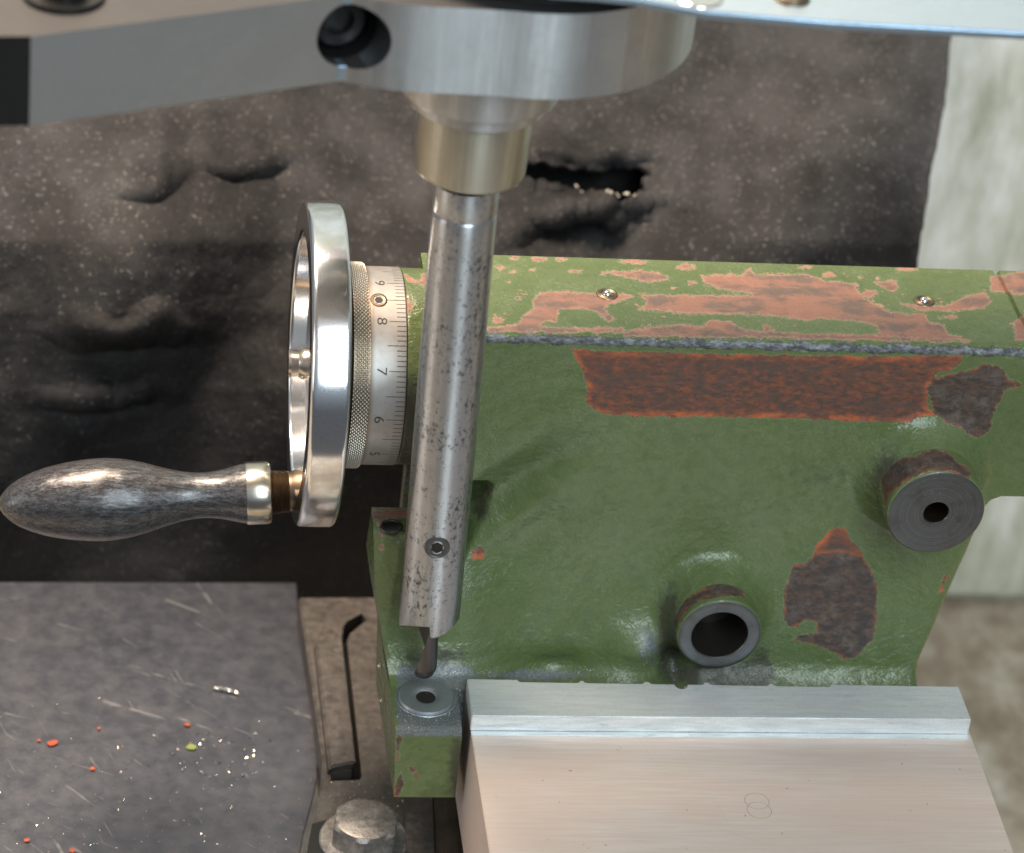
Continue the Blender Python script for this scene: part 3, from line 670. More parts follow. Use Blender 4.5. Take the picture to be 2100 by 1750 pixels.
# ================================================================== 3. handwheel
XW1 = oY(AXY-5.3, 722, 745).x; XW0 = oY(AXY-5.3, 640, 745).x
RW = 6.22
wheel = empty('handwheel', (XW0, AXY, AXZ), 'polished chrome handwheel with a dished face and a dark turned crank handle', 'handwheel')
rimp = [(XW0+.95, 4.95), (XW0+.15, 5.02)]+[(XW0+.10-.10*math.sin(a), 5.12-.10*math.cos(a)) for a in np.linspace(0, PI/2, 5)]
rimp += [(XW0, 5.3), (XW0, RW-.30)]+[(XW0+.20-.20*math.cos(a), RW-.20+.20*math.sin(a)) for a in np.linspace(0, PI/2, 9)]
rimp += [(XW0+.24, RW+.003), (XW0+.5, RW+.010), (XW0+.8, RW+.013), (XW1-.5, RW+.010), (XW1-.20, RW+.003)]+[(XW1-.17+.17*math.sin(a), RW-.17+.17*math.cos(a)) for a in np.linspace(0, PI/2, 9)]
rimp += [(XW1, RW-.35), (XW1, 4.9), (XW1-.3, 4.6)]
link('rim', lathe((0, AXY, AXZ), (1, 0, 0), rimp, 200, closed=False), M['chrome'], wheel, 50)
link('web', lathe((0, AXY, AXZ), (1, 0, 0), [(XW0+.50, .02), (XW0+.50, 1.2), (XW0+.62, 1.5), (XW0+.75, 4.7), (XW0+.66, 4.97), (XW1-.2, 4.97), (XW1-.2, .02)], 160, closed=False), M['inner'], wheel)
nutr = [(XW0+.5, .62), (XW0+.22, .62), (XW0+.10, .58), (XW0-.02, .50), (XW0-.30, .55), (XW0-.40, .50), (XW0-.44, .38), (XW0-.44, .02)]
link('hub_nut', lathe((0, AXY, AXZ), (1, 0, 0), nutr, 64, closed=False), M['nut'], wheel)
# crank handle, turned about its own axis
Yh = AXY-.9
h0 = oY(Yh, -6, 1034); h1 = oY(Yh, 602, 1008); ha = (h1-h0); Lh = ha.length; k_ = Lh/608.
pr_h = [(0, 1), (4, 9), (10, 20), (22, 34), (40, 47), (65, 59), (100, 71), (145, 80), (190, 85), (222, 86), (262, 82), (300, 73.5), (340, 61), (375, 52), (405, 47.5), (435, 47.5), (465, 52), (495, 60), (515, 64)]
zz = np.array(pr_h, float); tt = np.concatenate([[0, 1, 2.5, 5, 8], np.linspace(12, 515, 90)]); rr_ = np.interp(tt, zz[:, 0], zz[:, 1])
ks = np.array([.25, .5, .25])
for _ in range(3): rr_[6:-1] = np.convolve(rr_, ks, 'same')[6:-1]
hd = link('handle', lathe(h0, ha, [(t*k_, r*k_) for t, r in zip(tt, rr_)], 96), M['handle'], wheel, 60)
link('ferrule', lathe(h0, ha, [(510*k_, 55*k_), (510*k_, 64.5*k_), (513*k_, 65.5*k_), (552*k_, 65.5*k_), (559*k_, 63*k_), (562*k_, 58*k_), (562*k_, 40*k_)], 96), M['ferrule'], hd)
st_ = [(558*k_, 43*k_)]
for i in range(12): t = 560+i*3.4; st_ += [(t*k_, (47-.3*i)*k_), ((t+1.7)*k_, (44-.3*i)*k_)]
link('threaded_stem', lathe(h0, ha, st_+[(606*k_, 42*k_), (614*k_, 46*k_), (640*k_, 46*k_)], 72), M['thread'], hd)

# ================================================================== 4. boring rod with cutter, hanging from the clamp head
RY = -3.2
a0 = oY(RY, 881, 1258); a1 = oY(RY, 957, 380); a2 = oY(RY, 970, 200)
axis = (a1-a0).normalized(); rod = empty('boring_bar', a0, 'long pitted steel tool rod with a notched lower end and a small grub screw', 'tool rod')
Lr = (a1-a0).length; r0 = 1.155
n = 128; A_, U_, V_ = frame(axis)
todir = Vector(CP)-a0; th0 = math.atan2(todir.dot(V_), todir.dot(U_))   # angle facing the viewer
rightdir = Vector(ax); sgn = 1 if (U_*math.cos(th0+.5)+V_*math.sin(th0+.5)).dot(Vector((1, 0, 0))) > (U_*math.cos(th0)+V_*math.sin(th0)).dot(Vector((1, 0, 0))) else -1
prf = [(0, 1.09), (.04, 1.13), (.10, r0), (1.15, r0)]+[(t, r0) for t in np.linspace(1.5, Lr-1.05, 30)]+[(Lr-.98, r0-.02), (Lr-.94, r0-.05), (Lr-.88, r0-.0), (Lr-.2, r0+.0), (Lr+.2, r0-.02)]
vs = []; fs = []
for k, (t, r) in enumerate(prf):
    for i in range(n):
        th = 2*PI*i/n; rel = ((th-th0)*sgn+PI) % (2*PI)-PI
        dt = 0
        if t < .3: # the left half of the end is cut higher, leaving a step that faces the viewer
            fade = 1-k/3.; dl = .78*math.cos(rel)-.66+.04*(rel+1.5); dr = -.34*max(0, math.cos(rel))
            wl = float(smooth((.10-rel)/.05)); wl2 = float(smooth((rel+1.75)/.3)); wr = float(smooth((1.5-rel)/1.2))
            dt = (dl*wl*wl2+dr*(1-wl)*wr) if t < .2 else 0
        vs.append(a0+A_*(t+dt-.02)+(U_*math.cos(th)+V_*math.sin(th))*r)
for k in range(len(prf)-1):
    for i in range(n): j = (i+1) % n; fs.append((k*n+i, k*n+j, (k+1)*n+j, (k+1)*n+i))
# hollow end
inner0 = len(vs)
for i in range(n):
    th = 2*PI*i/n; vs.append(a0+A_*1.5+(U_*math.cos(th)+V_*math.sin(th))*.8)
for i in range(n): j = (i+1) % n; fs.append((i, inner0+i, inner0+j, j))
fs.append(tuple(range(inner0, inner0+n)))
link('shank', mesh(vs, fs), M['rod'], rod, 40)
def on_rod(px_, py_):
    best = None
    for i in range(-60, 61):
        th = th0+sgn*i*.02; nn = U_*math.cos(th)+V_*math.sin(th)
        for t in np.linspace(0, 6, 61):
            P_ = a0+A_*float(t)+nn*r0; x_, y_ = proj(P_); d_ = (x_-px_)**2+(y_-py_)**2
            if best is None or d_ < best[0]: best = (d_, P_, nn)
    return best[1], best[2]
c, nn = on_rod(897, 1124); grub(c, nn, .43, rod, ringm='steel')
# twisted single-flute cutter: a solid half whose hollow side faces left and front
vs = []; fs = []; ns = 44
tip = oY(RY+.05, 869, 1380); top_ = oY(RY+.05, 872, 1250); da = top_-tip; La = da.length; da.normalize(); _, du, dv = frame(da)
thc = math.atan2((Vector(CP)-tip).dot(dv), (Vector(CP)-tip).dot(du)); sg2 = 1 if (du*math.cos(thc+.5)+dv*math.sin(thc+.5)).x > (du*math.cos(thc)+dv*math.sin(thc)).x else -1
no, ni = 20, 12; m_ = no+ni
for k in range(ns+1):
    t = k/ns; e0 = -1.05+1.75*t**.8; ro = .50+.04*t; span = 3.5
    if t < .10: ro *= .75+.25*t/.10
    ring = []
    for i in range(no): a_ = e0+span*i/(no-1); ring.append((ro*math.cos(a_), ro*math.sin(a_)))
    p0 = ring[-1]; p1 = ring[0]; mx = ((p0[0]+p1[0])/2, (p0[1]+p1[1])/2); ca_ = e0+span/2; dep_ = .30
    for i in range(1, ni+1):
        u_ = i/(ni+1); b_ = dep_*math.sin(PI*u_); ring.append((p0[0]+(p1[0]-p0[0])*u_+b_*math.cos(ca_), p0[1]+(p1[1]-p0[1])*u_+b_*math.sin(ca_)))
    for (p_, q_) in ring:
        vs.append(tip+da*(La*t)+(du*math.cos(thc)+dv*math.sin(thc))*p_+(dv*math.cos(thc)-du*math.sin(thc))*sg2*q_)
for k in range(ns):
    for i in range(m_): j = (i+1) % m_; fs.append((k*m_+i, k*m_+j, (k+1)*m_+j, (k+1)*m_+i))
fs += [tuple(range(m_)), tuple(range(ns*m_, ns*m_+m_))]
link('cutter', mesh(vs, fs), M['blade'], rod, 30)

# ================================================================== 5. clamp head with its arm
ZH0 = 18.0
hc = oZ(ZH0, 1064, 35); dep = (CP-np.array(hc))@R[:, 2]*0+107.
RH = 362/(F/107.)
head = empty('clamp_head', hc, 'large blurred aluminium clamp head with its arm reaching left above the rod', 'clamp head')
# height of head and arm from the upper edge of the arm
low = oZ(ZH0, 60, 258); zz_ = ZH0
while proj((low.x, low.y, zz_))[1] > 76: zz_ += .02
ZH1 = zz_
pa = oZ(ZH0, 60, 258); pb = oZ(ZH0, 700, 166); dx = (pb-pa); dx.z = 0; dxn = dx.normalized(); nx = Vector((-dxn.y, dxn.x, 0))
pend = oZ(ZH0, -420, 262)
dv_ = Vector((pb.x-hc.x, pb.y-hc.y)); dl_ = dv_.length; be_ = math.acos((RH-.01)/dl_); an_ = math.atan2(dv_.y, dv_.x)
pt_ = min([Vector((hc.x+(RH-.01)*math.cos(an_+s_q*be_), hc.y+(RH-.01)*math.sin(an_+s_q*be_), ZH0)) for s_q in (-1, 1)], key=lambda q_: q_.y)
pc = pb.lerp(pt_, .45)+Vector((0, 0, 0)); pd_ = pb.lerp(pt_, .75)+(hc-pt_).normalized()*.10; pe_ = pt_+(hc-pt_).normalized()*.45
on_ = (pt_-hc).normalized()
arm_poly = [pa, pb]+[pb.lerp(pt_, t_)+on_*(.42*4*t_*(1-t_)*(1-.5*t_)) for t_ in (.1, .2, .3, .4, .5, .6, .7, .8, .9)]+[pt_, pt_+(hc-pt_)*.5, pb+dxn*4+nx*5.5, pend+nx*5.5, pend]
bul = [pb.lerp(pt_, t_)+on_*(.30*6.75*t_*(1-t_)**2) for t_ in np.linspace(.06, .96, 14)]
th_a = math.atan2(pt_.y-hc.y, pt_.x-hc.x); arc_n = 150; arc_len = 2*PI*.72
arc = [Vector((hc.x+(RH-.01)*math.cos(th_a+arc_len*i/arc_n), hc.y+(RH-.01)*math.sin(th_a+arc_len*i/arc_n), ZH0)) for i in range(arc_n+1)]
arm_poly = [pa, pb]+bul+arc+[pb+dxn*.5+nx*6.5, pend+nx*6.5, pend]
def outline(z): return [Vector((p.x, p.y, z)) for p in arm_poly]
armme = prism(outline(ZH0), outline(ZH1))
# counterbore through the front
cb = oZ((ZH0+ZH1)/2, 722, 70)
fr_dir = Vector((.30, -1.0, .0)).normalized()
# start on the front surface near pixel (720,70)
best = None
for t in np.linspace(85, 125, 2000):
    P_ = Vector(CP+ray(716, 70)*t)
    if (P_-hc).to_2d().length < RH+.02 or (P_-pa).to_2d().dot(nx.to_2d()) > 0:
        best = P_; break
fr_dir = (-(nx)+Vector((-.10, 0, 0))).normalized()
def cyl(o, a, r, t0, t1, n=64): return lathe(o, a, [(t0, r), (t1, r)], n)
cutc = [cyl(best+Vector((0, 0, 0)), fr_dir, 1.14, -2.2, 3)]
bm2 = bmesh.new(); bm2.from_mesh(armme); bmesh.ops.recalc_face_normals(bm2, faces=bm2.faces); bm2.to_mesh(armme); bm2.free()
armme = cut(armme, [cyl(best, fr_dir, 1.14, -2.2, 3)])
ar = link('head_and_arm', armme, [M['turned'], M['black'], M['armtop'], M['aluarm']], head, 25)
for p in armme.polygons:
    if p.normal.dot(Vector(((pend-pa).y, -(pend-pa).x, 0)).normalized())**2 > .9 and p.center.x < pa.x+.02: p.material_index = 1  # end face coloured black in place of its dark reflection
    elif p.normal.dot(-nx) > .995: p.material_index = 3
    if p.normal.z > .9: p.material_index = 2
sk = link('cap_screw', lathe(best-fr_dir*2.15, fr_dir, [(0, .92), (1.15, .92), (1.25, .84), (1.25, .50), (.9, .48), (.85, .02)], 64, closed=False), M['black'], head)
link('screw_well', lathe(best-fr_dir*2.18, fr_dir, [(0, .02), (0, 1.12), (1.7, 1.12)], 64, closed=False), M['black'], head)
sl = oZ(ZH0, 694, 165); 
for za, zb_ in ((ZH0+.02, best.z-1.10), (best.z+1.10, ZH1-.02)):
    q1 = pb-dxn*.17-nx*.03; q2 = pb+(pc-pb).normalized()*.17-nx*.03
    link('slit_glint', slab([(p.x, p.y) for p in (q1, q2, q2+nx*.6, q1+nx*.6)], za, zb_, .03), M['aluplate'], head)  # bright strips standing proud, in place of the reflection in the slit
# lower hub ring, collar
hb = oY(RY, 978, 208); zc = hb.z
link('hub', lathe(Vector((hb.x, RY, zc)), (0, 0, 1), [(-.0, 1.9), (0, 2.28), (.08, 2.38), (.50, 2.42), (.56, 2.70), (.64, 2.78), (1.0, 2.84), (ZH0-zc+.02, 2.95)], 128), M['turned'], head)
cb_ = oY(RY, 961, 345)
ca = Vector((hb.x, RY, zc))-cb_; lc = ca.length
link('collar', lathe(cb_, ca, [(0, 1.75), (.0, 1.86), (.10, 1.96), (.16, 1.98), (lc+.05, 1.98)], 128), M['collar'], head)
bt = oZ(ZH1, 130, -8)
wb = link('stud', lathe(bt, (0, 0, 1), [(0, 1.3), (.18, 1.3), (.2, .75), (1.1, .75), (1.15, .5), (1.15, .02)], 48, closed=False), M['black'], head)
link('gap_shade_disc', lathe(hc+Vector((-.1, .2, ZH1-ZH0)), (0, 0, 1), [(0, RH-.6), (.02, RH-.45), (.55, RH-.5)], 120), M['black'], head)  # black disc added for the shade in the gap above the head

# ================================================================== 6. pale plate above the head
ZP = ZH1+.75
pts = [(700, -120), (1000, -30), (1130, 0), (1220, 6), (1300, 14), (1370, 27), (1450, 41), (1700, 62), (2250, 92), (2400, -400), (700, -400)]
pl = [oZ(ZP, *p) for p in pts]
plate = empty('cover_plate', pl[4], 'pale aluminium plate crossing the upper right corner above the clamp head', 'plate')
link('plate', slab([(p.x, p.y) for p in pl], ZP, ZP+.30, .07), M['aluplate'], plate)
c = oZ(ZP+.3, 1432, -6)
link('plug', lathe(c, (0, 0, 1), [(0, .84), (.03, .82), (.06, .74), (.0, .70), (.02, .6), (.02, .02)], 64, closed=False), M['ball'], plate)
c = oZ(ZP+.3, 1622, -4)
link('screw_head', lathe(c, (0, 0, 1), [(0, .62), (.12, .60), (.22, .5), (.22, .3), (.05, .28), (.05, .02)], 48, closed=False), M['thread'], plate)

# ================================================================== 7. guide bar and machine table
ZB = -10.0; ZTB = -10.75
b0 = oZ(ZB, 958, 1392); b1 = oZ(ZB, 1966, 1408); b2 = oZ(ZB, 1992, 1476); b3 = oZ(ZB, 968, 1468)
bar = empty('guide_bar', (8.5, -3.8, ZTB), 'long bright steel bar lying along the back edge of the flat table', 'bar')
bm_ = slab([(b0.x, b0.y), (b1.x, b1.y), (b2.x, b2.y), (b3.x, b3.y)], ZTB-.02, ZB, .035)
nt_ = []
for x0, x1 in ((1060, 1190), (1195, 1322), (1330, 1445), (1452, 1578), (1584, 1704)):
    p0 = oZ(ZB, x0, 1392+(x0-958)*.016); p1 = oZ(ZB, x1, 1392+(x1-958)*.016)
    nt_.append(slab([(p0.x, p0.y+.4), (p0.x+.02, p0.y-.10), (p0.x+.14, p0.y-.17), (p1.x-.14, p1.y-.17), (p1.x-.02, p1.y-.10), (p1.x, p1.y+.4)], ZB-.22, ZB+.3))
p0 = oZ(ZB, 1397, 1405); nt_.append(cyl(Vector((p0.x, p0.y, ZB)), (0, 0, 1), .26, -.4, .4, 32))
bm_ = cut(bm_, nt_)
link('bar', bm_, M['bar'], bar, 30)
tabl = empty('machine_table', (9, -10, ZTB), 'flat ground steel table with fine scratches in front of the bar', 'machine table')
t0 = oZ(ZTB, 967, 1505); t1 = oZ(ZTB, 1991, 1512)
link('table_top', slab([(b0.x-.005, b0.y+.02), (t0.x, -22), (18.80, -22), (18.74, b1.y+.02)], -15.6, ZTB, .035), M['table'], tabl)
# strip showing along the foot of the bar
link('bar_seat', slab([(b3.x+.02, b3.y-.02), (b3.x+.02, b3.y-.30), (b2.x-.0, b2.y-.28), (b2.x-.0, b2.y-.02)], ZTB-.1, ZTB+.02, .01), M['bar'], tabl)
def ring_mesh(c, r, w, axis=(0, 0, 1), n=64, h=.006): return lathe(c, axis, [(0, r-w), (h, r-w*.5), (0, r)], n, closed=False)
c = oZ(ZTB, 1552, 1643); c2 = oZ(ZTB, 1557, 1662)
link('ring_mark', ring_mesh(c, .47, .014), M['thread'], tabl); link('ring_mark', ring_mesh(c2, .47, .014), M['thread'], tabl)

# ================================================================== 8. lower bed: sheet, slotted rail, bolt
ZS = -19.0
sp = [(-300, 1193), (607, 1195), (612, 1260), (622, 1330), (634, 1420), (644, 1480), (650, 1540), (649, 1600), (640, 1640), (624, 1700), (606, 1790), (560, 2000), (-300, 2000)]
sheet = slab([(oZ(ZS, *p).x, oZ(ZS, *p).y) for p in sp], ZS-.35, ZS, .03)
o = link('sheet_metal', sheet, M['sheet']); tag(o, 'dark scratched metal sheet sprinkled with swarf at the lower left', 'metal sheet')
ZR = -17.6
rail = empty('slotted_rail', oZ(ZR, 700, 1400), 'oily brown iron rail with an angular slot beside the dark sheet', 'rail')
rp_ = [(612, 1224), (800, 1224), (990, 1224), (1010, 1500), (1010, 1850), (600, 1850), (628, 1740), (655, 1640), (662, 1560), (650, 1480), (640, 1400), (624, 1300)]
rm = slab([(oZ(ZR, *p).x, oZ(ZR, *p).y) for p in rp_], ZS-.9, ZR, .08, 3)
slot = [(742, 1258), (752, 1272), (718, 1300), (712, 1316), (742, 1592), (738, 1600), (678, 1602), (678, 1584), (722, 1578), (694, 1318), (698, 1292), (712, 1274)]
sl2 = slab([(oZ(ZR, *p).x, oZ(ZR, *p).y) for p in slot], ZR-1.1, ZR+.6)
rm = cut(rm, [sl2]); link('rail_plate', rm, M['brown'], rail, 30)
kp = [(642, 1330), (660, 1290), (700, 1290), (696, 1320), (724, 1575), (680, 1583), (670, 1590)]
link('slot_shade_slab', slab([(oZ(ZR, *p).x, oZ(ZR, *p).y) for p in [(670, 1250), (770, 1250), (770, 1620), (660, 1620)]], ZR-1.15, ZR-.75), M['gapshade'], rail)  # black slab added so the slot shows deep shade
link('raised_key', prism([oZ(ZR, *p)+Vector((0, 0, -.05)) for p in kp], [oZ(ZR, *p)+Vector((.10, -.02, .34)) for p in kp], .07, 3), M['brown'], rail)
# scored strip and bright strip below the foot
for nm, m_, pp_, zt in (('bright_strip', 'brown', [(826, 1560), (884, 1560), (896, 1850), (838, 1850)], ZR+.35), ('scored_strip', 'strip', [(884, 1560), (932, 1560), (948, 1850), (898, 1850)], ZR+.15)):
    link(nm, slab([(oZ(zt, *p).x, oZ(zt, *p).y) for p in pp_], ZR-.5, zt, .04), M[m_], rail)
bc = oZ(ZR+.12, 747, 1722)
bolt = empty('hex_bolt', bc, 'dusty hexagon bolt with round washer on the brown rail at the bottom edge', 'bolt')
link('washer', lathe(bc-Vector((0, 0, .12)), (0, 0, 1), [(0, 1.80), (.14, 1.80), (.2, 1.74), (.2, .9)], 80, closed=False), M['boltm'], bolt)
bh = bmesh.new(); hx = hexprism(bc+Vector((0, 0, .08)), (0, 0, 1), 1.40, 1.05, .35); ctop = Vector((bc.x, bc.y, bc.z+1.13))
hx2 = lathe(bc+Vector((0, 0, .08)), (0, 0, 1), [(0, 1.42), (.72, 1.42), (.86, 1.36), (1.0, 1.22), (1.05, 1.10), (1.05, .02)], 96, rf=lambda t, r, th: min(r, 1.42*math.cos(PI/6)/math.cos(((th-.35) % (PI/3))-PI/6)))
link('head', hx2, M['boltm'], bolt, 30)
# flat black slab for the shade in the recess left of the bolt
link('pocket_shade', slab([(oZ(ZR, *p).x, oZ(ZR, *p).y) for p in [(640, 1690), (668, 1682), (660, 1850), (612, 1850)]], ZR-.05, ZR+.006), M['black'], rail)
# cream face hidden behind the foot: a drip tray edge
# ================================================================== 9. rubber mat behind
us = np.linspace(-420, 1, 250); NV = 300; NU = 560
pys = np.linspace(-260, 1232, NV)
edge_y = [-300, 60, 180, 260, 400, 480, 560, 700, 1300]; edge_x = [1965, 1948, 1937, 1918, 1900, 1886, 1878, 1870, 1860]
Yd_y = [-260, 60, 300, 500, 640, 800, 1000, 1232]; Yd = [46, 36, 28, 22.6, 20.2, 18.6, 17.6, 17.4]
hole = [(1060, 336), (1110, 344), (1180, 352), (1240, 350), (1285, 342), (1330, 348), (1322, 360), (1340, 368), (1312, 378), (1318, 402), (1275, 412), (1235, 400), (1170, 398), (1120, 380), (1060, 366)]
def vnoise(x, y, sc, seed):
    g = np.random.default_rng(seed).random((128, 128))*2-1
    x = x/sc+40; y = y/sc+40; xi = np.floor(x).astype(int); yi = np.floor(y).astype(int); fx = x-xi; fy = y-yi; fx = fx*fx*(3-2*fx); fy = fy*fy*(3-2*fy)
    q = lambda a, b: g[(yi+b) % 128, (xi+a) % 128]
    return (q(0, 0)*(1-fx)+q(1, 0)*fx)*(1-fy)+(q(0, 1)*(1-fx)+q(1, 1)*fx)*fy
PY = np.repeat(pys[:, None], NU, 1); XR = np.interp(pys, edge_y, edge_x)[:, None]
PX = -420+(XR+vnoise(0*PY[:, :1], PY[:, :1], 60., 5)*5+420)*np.linspace(0, 1, NU)[None, :]
JX = PX+55*vnoise(PX, PY, 90., 1)+12*vnoise(PX, PY, 34., 2); JY = PY+26*vnoise(PX, PY, 80., 3)+6*vnoise(PX, PY, 30., 4)
def bumpf(cx, cy, sx_, sy_): return np.exp(-((JX-cx)/sx_)**2-((JY-cy)/sy_)**2)
w = 1.1*bumpf(290, 668, 110, 26)-.3*bumpf(300, 704, 110, 20)+.8*bumpf(300, 366, 60, 22)-.25*bumpf(300, 398, 45, 12)
w += .55*bumpf(480, 344, 100, 18)-.35*bumpf(500, 372, 70, 9)+.6*bumpf(240, 800, 90, 18)-.6*bumpf(250, 826, 90, 12)
w += 2.0*bumpf(1210, 425, 130, 26)+.8*bumpf(1210, 325, 120, 20)-1.2*bumpf(1170, 475, 80, 26)
w += 1.4*np.sin(PX/260.+1)*np.sin(PY/190.)+.5*np.sin(PX/95.+PY/120.)
w += .22*vnoise(PX, PY, 110., 6)+.05*vnoise(PX, PY, 40., 7)+.015*vnoise(PX, PY, 11., 8)
w += .45*np.abs(vnoise(PX, PY, 30., 9))*np.exp(-((PX-1210)/170)**2-((PY-400)/60)**2)
w -= 1.0*np.exp(-((PX-XR)/60)**2)
YM = np.interp(PY, Yd_y, Yd)-w
dd_ = np.stack([PX-1050., 875.-PY, np.full(PX.shape, -F)], -1)@R.T
Pm = CP+dd_*((YM-CP[1])/dd_[..., 1])[..., None]
cxm = (PX[:-1, :-1]+PX[1:, 1:])/2; cym = (PY[:-1, :-1]+PY[1:, 1:])/2
keep = (sdf(cxm, cym, hole, 1.)+5*vnoise(cxm, cym, 14., 11)+3*vnoise(cxm, cym, 6., 12) < 0)
me = grid(Pm, keep=keep); dust_shade = np.interp(PY, [-260, 60, 350, 520, 700, 900, 1080, 1232], [.95, .82, .66, .42, .20, .14, -.02, -.1])  # mat darkens downward: shade painted in together with the settled dust
dust_shade += .12*smooth((PX-1150)/500)*smooth((700-PY)/300)+.30*vnoise(PX, PY, 120., 21)+.20*vnoise(PX, PY, 45., 22)+.25*np.exp(-((PX-300)/260)**2-((PY-850)/60)**2)-.12*np.exp(-((PX-100)/300)**2-((PY-560)/90)**2)
attr(me, 'dusty', dust_shade)
mat_ = link('rubber_mat', me, M['mat'], None, 180)
tag(mat_, 'torn black rubber mat dusted with metal chips hanging behind the machine', 'rubber mat')
sm = mat_.modifiers.new('t', 'SOLIDIFY'); sm.thickness = .35; sm.offset = -1
Pb = Pm[::6, ::6].copy(); Pb[..., 1] += 3.5; Pb[..., 0] -= 0.0; Pb[..., 2] -= 1
link('tear_shade_sheet', grid(Pb[:, :-3]), M['gapshade'], mat_, 180)  # black sheet added behind the tear to keep the opening dark

# ================================================================== 10. floor and pale cabinet
zf = oY(42, 1980, 1240).z
fl = slab([(-300, -60), (300, -60), (300, 300), (-300, 300)], zf-1, zf); o = link('floor', fl, M['floor']); tag(o, kind='structure')
cab = link('cabinet', box(-20, 140, 42, 90, zf+.004, 75, .8, 3), M['cabinet']); tag(cab, 'pale grey green painted cabinet side seen blurred at the right edge', 'cabinet')

# ================================================================== 11. swarf, flakes
def shard(vs, fs, c, n, s, el=1.0, lift=None):
    a, u, w = frame(n); th = random.uniform(0, 2*PI); U = u*math.cos(th)+w*math.sin(th); Wd = a.cross(U)
    tilt = a*random.uniform(-.5, .5); U = (U+tilt).normalized(); b = len(vs); h = s*random.uniform(.2, .5)
    vs += [c+U*s*el, c+Wd*s*.55+a*h, c-U*s*el+a*h*.3, c-Wd*s*.5, c+a*(h*.2+s*.25)]
    fs += [(b, b+1, b+4), (b+1, b+2, b+4), (b+2, b+3, b+4), (b+3, b, b+4), (b, b+3, b+2, b+1)]
def stuff(name, pts, m, label, cat):
    vs = []; fs = []
    for c, n, s, el in pts: shard(vs, fs, Vector(c), n, s, el)
    me = bpy.data.meshes.new(name); me.from_pydata([tuple(v) for v in vs], [], fs); me.update()
    o = bpy.data.objects.new(name, me); COL.objects.link(o); me.materials.append(m); tag(o, label, cat, kind='stuff'); return o
pts = []
for _ in range(3600):
    j = int(min(NU-2, abs(rng.normal(0, .42))*NU)) if random.random() < .7 else random.randrange(NU-2)
    i = int(np.clip(rng.normal(.33, .16), .05, .93)*NV)
    if not keep[i, j]: continue
    c = Pm[i, j]*random.random()+Pm[i, j]*0; w_ = random.random(); c = Pm[i, j]*(1-w_)+Pm[i+1, j+1]*w_
    nn_ = Vector(np.cross(Pm[i, j+1]-Pm[i, j], Pm[i+1, j]-Pm[i, j]));
    nn_.normalize()
    if nn_.dot(Vector(CP)-Vector(c)) < 0: nn_ = -nn_
    pts.append((Vector(c)+nn_*.03, nn_, random.choice([.05, .06, .08, .11]), random.uniform(.8, 1.6)))
for x_, y_ in [(1120, 378), (1190, 398), (1205, 404), (1240, 410), (1180, 385), (1300, 402), (1085, 330), (572, 380), (285, 374), (340, 382), (270, 362), (1250, 402), (1160, 388), (212, 926)]:
    i = int(np.clip((y_+260)/1492*NV, 0, NV-2)); j = int(np.clip((x_+420)/(1900+420)*NU, 0, NU-2)); pts.append((Vector(Pm[i, j])+Vector((0, -.1, .1)), Vector((0, -.6, .8)), .13, 1.0))
for _ in range(70):
    x_ = random.gauss(1215, 60); y_ = random.gauss(412, 11); i = int(np.clip((y_+260)/1492*NV, 0, NV-2)); j = int(np.clip((x_+420)/(1900+420)*NU, 0, NU-2))
    pts.append((Vector(Pm[i, j])+Vector((0, -.06, .06)), Vector((0, -.6, .8)), random.uniform(.06, .16), 1.2))
stuff('metal_chips', pts, M['glint'], 'tiny bright metal chips scattered over the black rubber mat', 'metal chips')
pts = []
for _ in range(300):
    x_ = random.uniform(-20, 640); y_ = 1750-abs(random.gauss(0, 1))*170
    if y_ < 1230: continue
    pts.append((oZ(ZS, x_, y_)+Vector((0, 0, .02)), Vector((0, 0, 1)), random.choice([.02, .03, .04]), random.uniform(.7, 1.6)))
for _ in range(40): pts.append((oZ(ZS, random.gauss(455, 75), random.gauss(1545, 28))+Vector((0, 0, .03)), Vector((0, 0, 1)), random.uniform(.05, .10), 1.2))
for _ in range(160): pts.append((oZ(ZR, random.uniform(665, 900), random.uniform(1600, 1750))+Vector((0, 0, .02)), Vector((0, 0, 1)), random.choice([.02, .03, .045]), 1.2))
stuff('fine_swarf', pts, M['chip'], 'fine shiny swarf lying on the dark sheet and the brown rail', 'swarf')
pts = []
for _ in range(5200):
    x_ = 885+random.gauss(0, 60); y_ = 1432+random.gauss(0, 42)
    if not (812 < x_ < 948 and 1362 < y_ < 1494): continue
    d_ = math.hypot((x_-873)/60, (y_-1432)/36)
    if d_ < 1.0 and random.random() > .10: continue
    pts.append((oZ(-10.6, x_, y_)+Vector((0, 0, .02)), Vector((0, 0, 1)), random.choice([.010, .015, .02, .03]), random.uniform(.7, 1.8)))
for _ in range(900):
    x_ = random.uniform(900, 1400); y_ = 1388-abs(random.gauss(0, 1))*14-18*math.exp(-((x_-1340)/40)**2)*random.random()*3
    w = oY(0, x_, y_); hh = 0
    # drop onto the surface along the view ray
    t = np.linalg.norm(np.array(w)-CP); d_ = ray(x_, y_)
    qs = CP+d_*(t-6+np.arange(220)[:, None]*.045); hit = np.nonzero(qs[:, 1] >= -hfront(qs[:, 0], qs[:, 2]))[0]; ok = len(hit) > 0
    q_ = qs[hit[0]] if ok else None
    if ok: pts.append((Vector(q_)+Vector((0, -.015, .015)), Vector((0, -.7, .7)), random.choice([.010, .014, .02]), 1.3))
stuff('grey_filings', pts, M['filing'], 'grey metal filings heaped round the clamp screw under the cutter', 'filings')
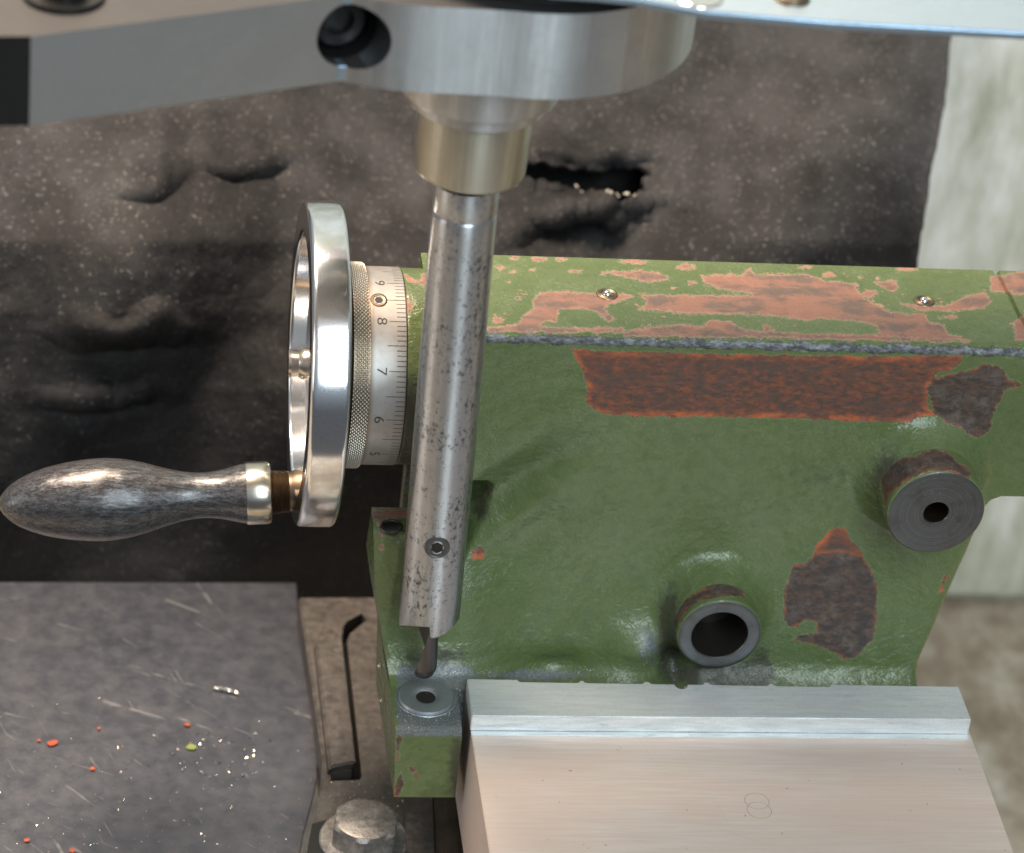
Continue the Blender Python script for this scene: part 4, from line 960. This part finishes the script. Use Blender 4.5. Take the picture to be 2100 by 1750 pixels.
def flake(px_, py_, r, m, lab, grp, z=ZS):
    c = oZ(z, px_, py_); n_ = 9
    ps = [Vector((c.x+r*random.uniform(.6, 1.2)*math.cos(2*PI*i/n_), c.y+r*random.uniform(.5, 1.1)*math.sin(2*PI*i/n_), z+.02+random.uniform(0, .05))) for i in range(n_)]
    o = link('paint_flake', prism(ps, [p+Vector((0, 0, .05)) for p in ps]), m, None, 20); tag(o, lab, 'paint flake', grp)
flake(108, 1527, .24, M['flake'], 'largest red paint flake on the dark sheet at the far left', 'red paint flakes on the dark sheet')
flake(79, 1522, .10, M['flake'], 'tiny red paint flake just left of the largest one', 'red paint flakes on the dark sheet')
flake(190, 1580, .13, M['flake'], 'red paint flake right and below the largest one', 'red paint flakes on the dark sheet')
flake(384, 1490, .13, M['flake'], 'red paint flake above the green flake on the dark sheet', 'red paint flakes on the dark sheet')
flake(55, 1726, .13, M['flake'], 'red paint flake near the lower left corner of the sheet', 'red paint flakes on the dark sheet')
flake(148, 1748, .13, M['flake'], 'red paint flake cut by the bottom edge of the photo', 'red paint flakes on the dark sheet')
flake(203, 1497, .08, M['flake'], 'small red flake between the large red flake and the green one', 'red paint flakes on the dark sheet')
flake(392, 1536, .22, M['flakeg'], 'narrow yellow green paint flake on the dark sheet', 'green flakes on the dark sheet')
# curled chip
vs = []; fs = []
c0 = oZ(ZS, 437, 1415); c1 = oZ(ZS, 490, 1428)
for k in range(13):
    t = k/12; c = c0.lerp(c1, t)+Vector((0, .06*math.sin(t*PI), .10+.05*math.sin(t*PI)))
    for a in range(6): th = a*PI/3+t*5; vs.append(c+Vector((0, math.cos(th)*.085, math.sin(th)*.085))*(.7+.3*math.sin(t*PI)))
for k in range(12):
    for a in range(6): b = (a+1) % 6; fs.append((k*6+a, k*6+b, k*6+6+b, k*6+6+a))
fs += [tuple(range(6)), tuple(range(72, 78))]
o = link('swarf_curl', mesh(vs, fs), M['chip'], None, 20); tag(o, 'single curled sliver of bright swarf on the dark sheet', 'swarf curl')
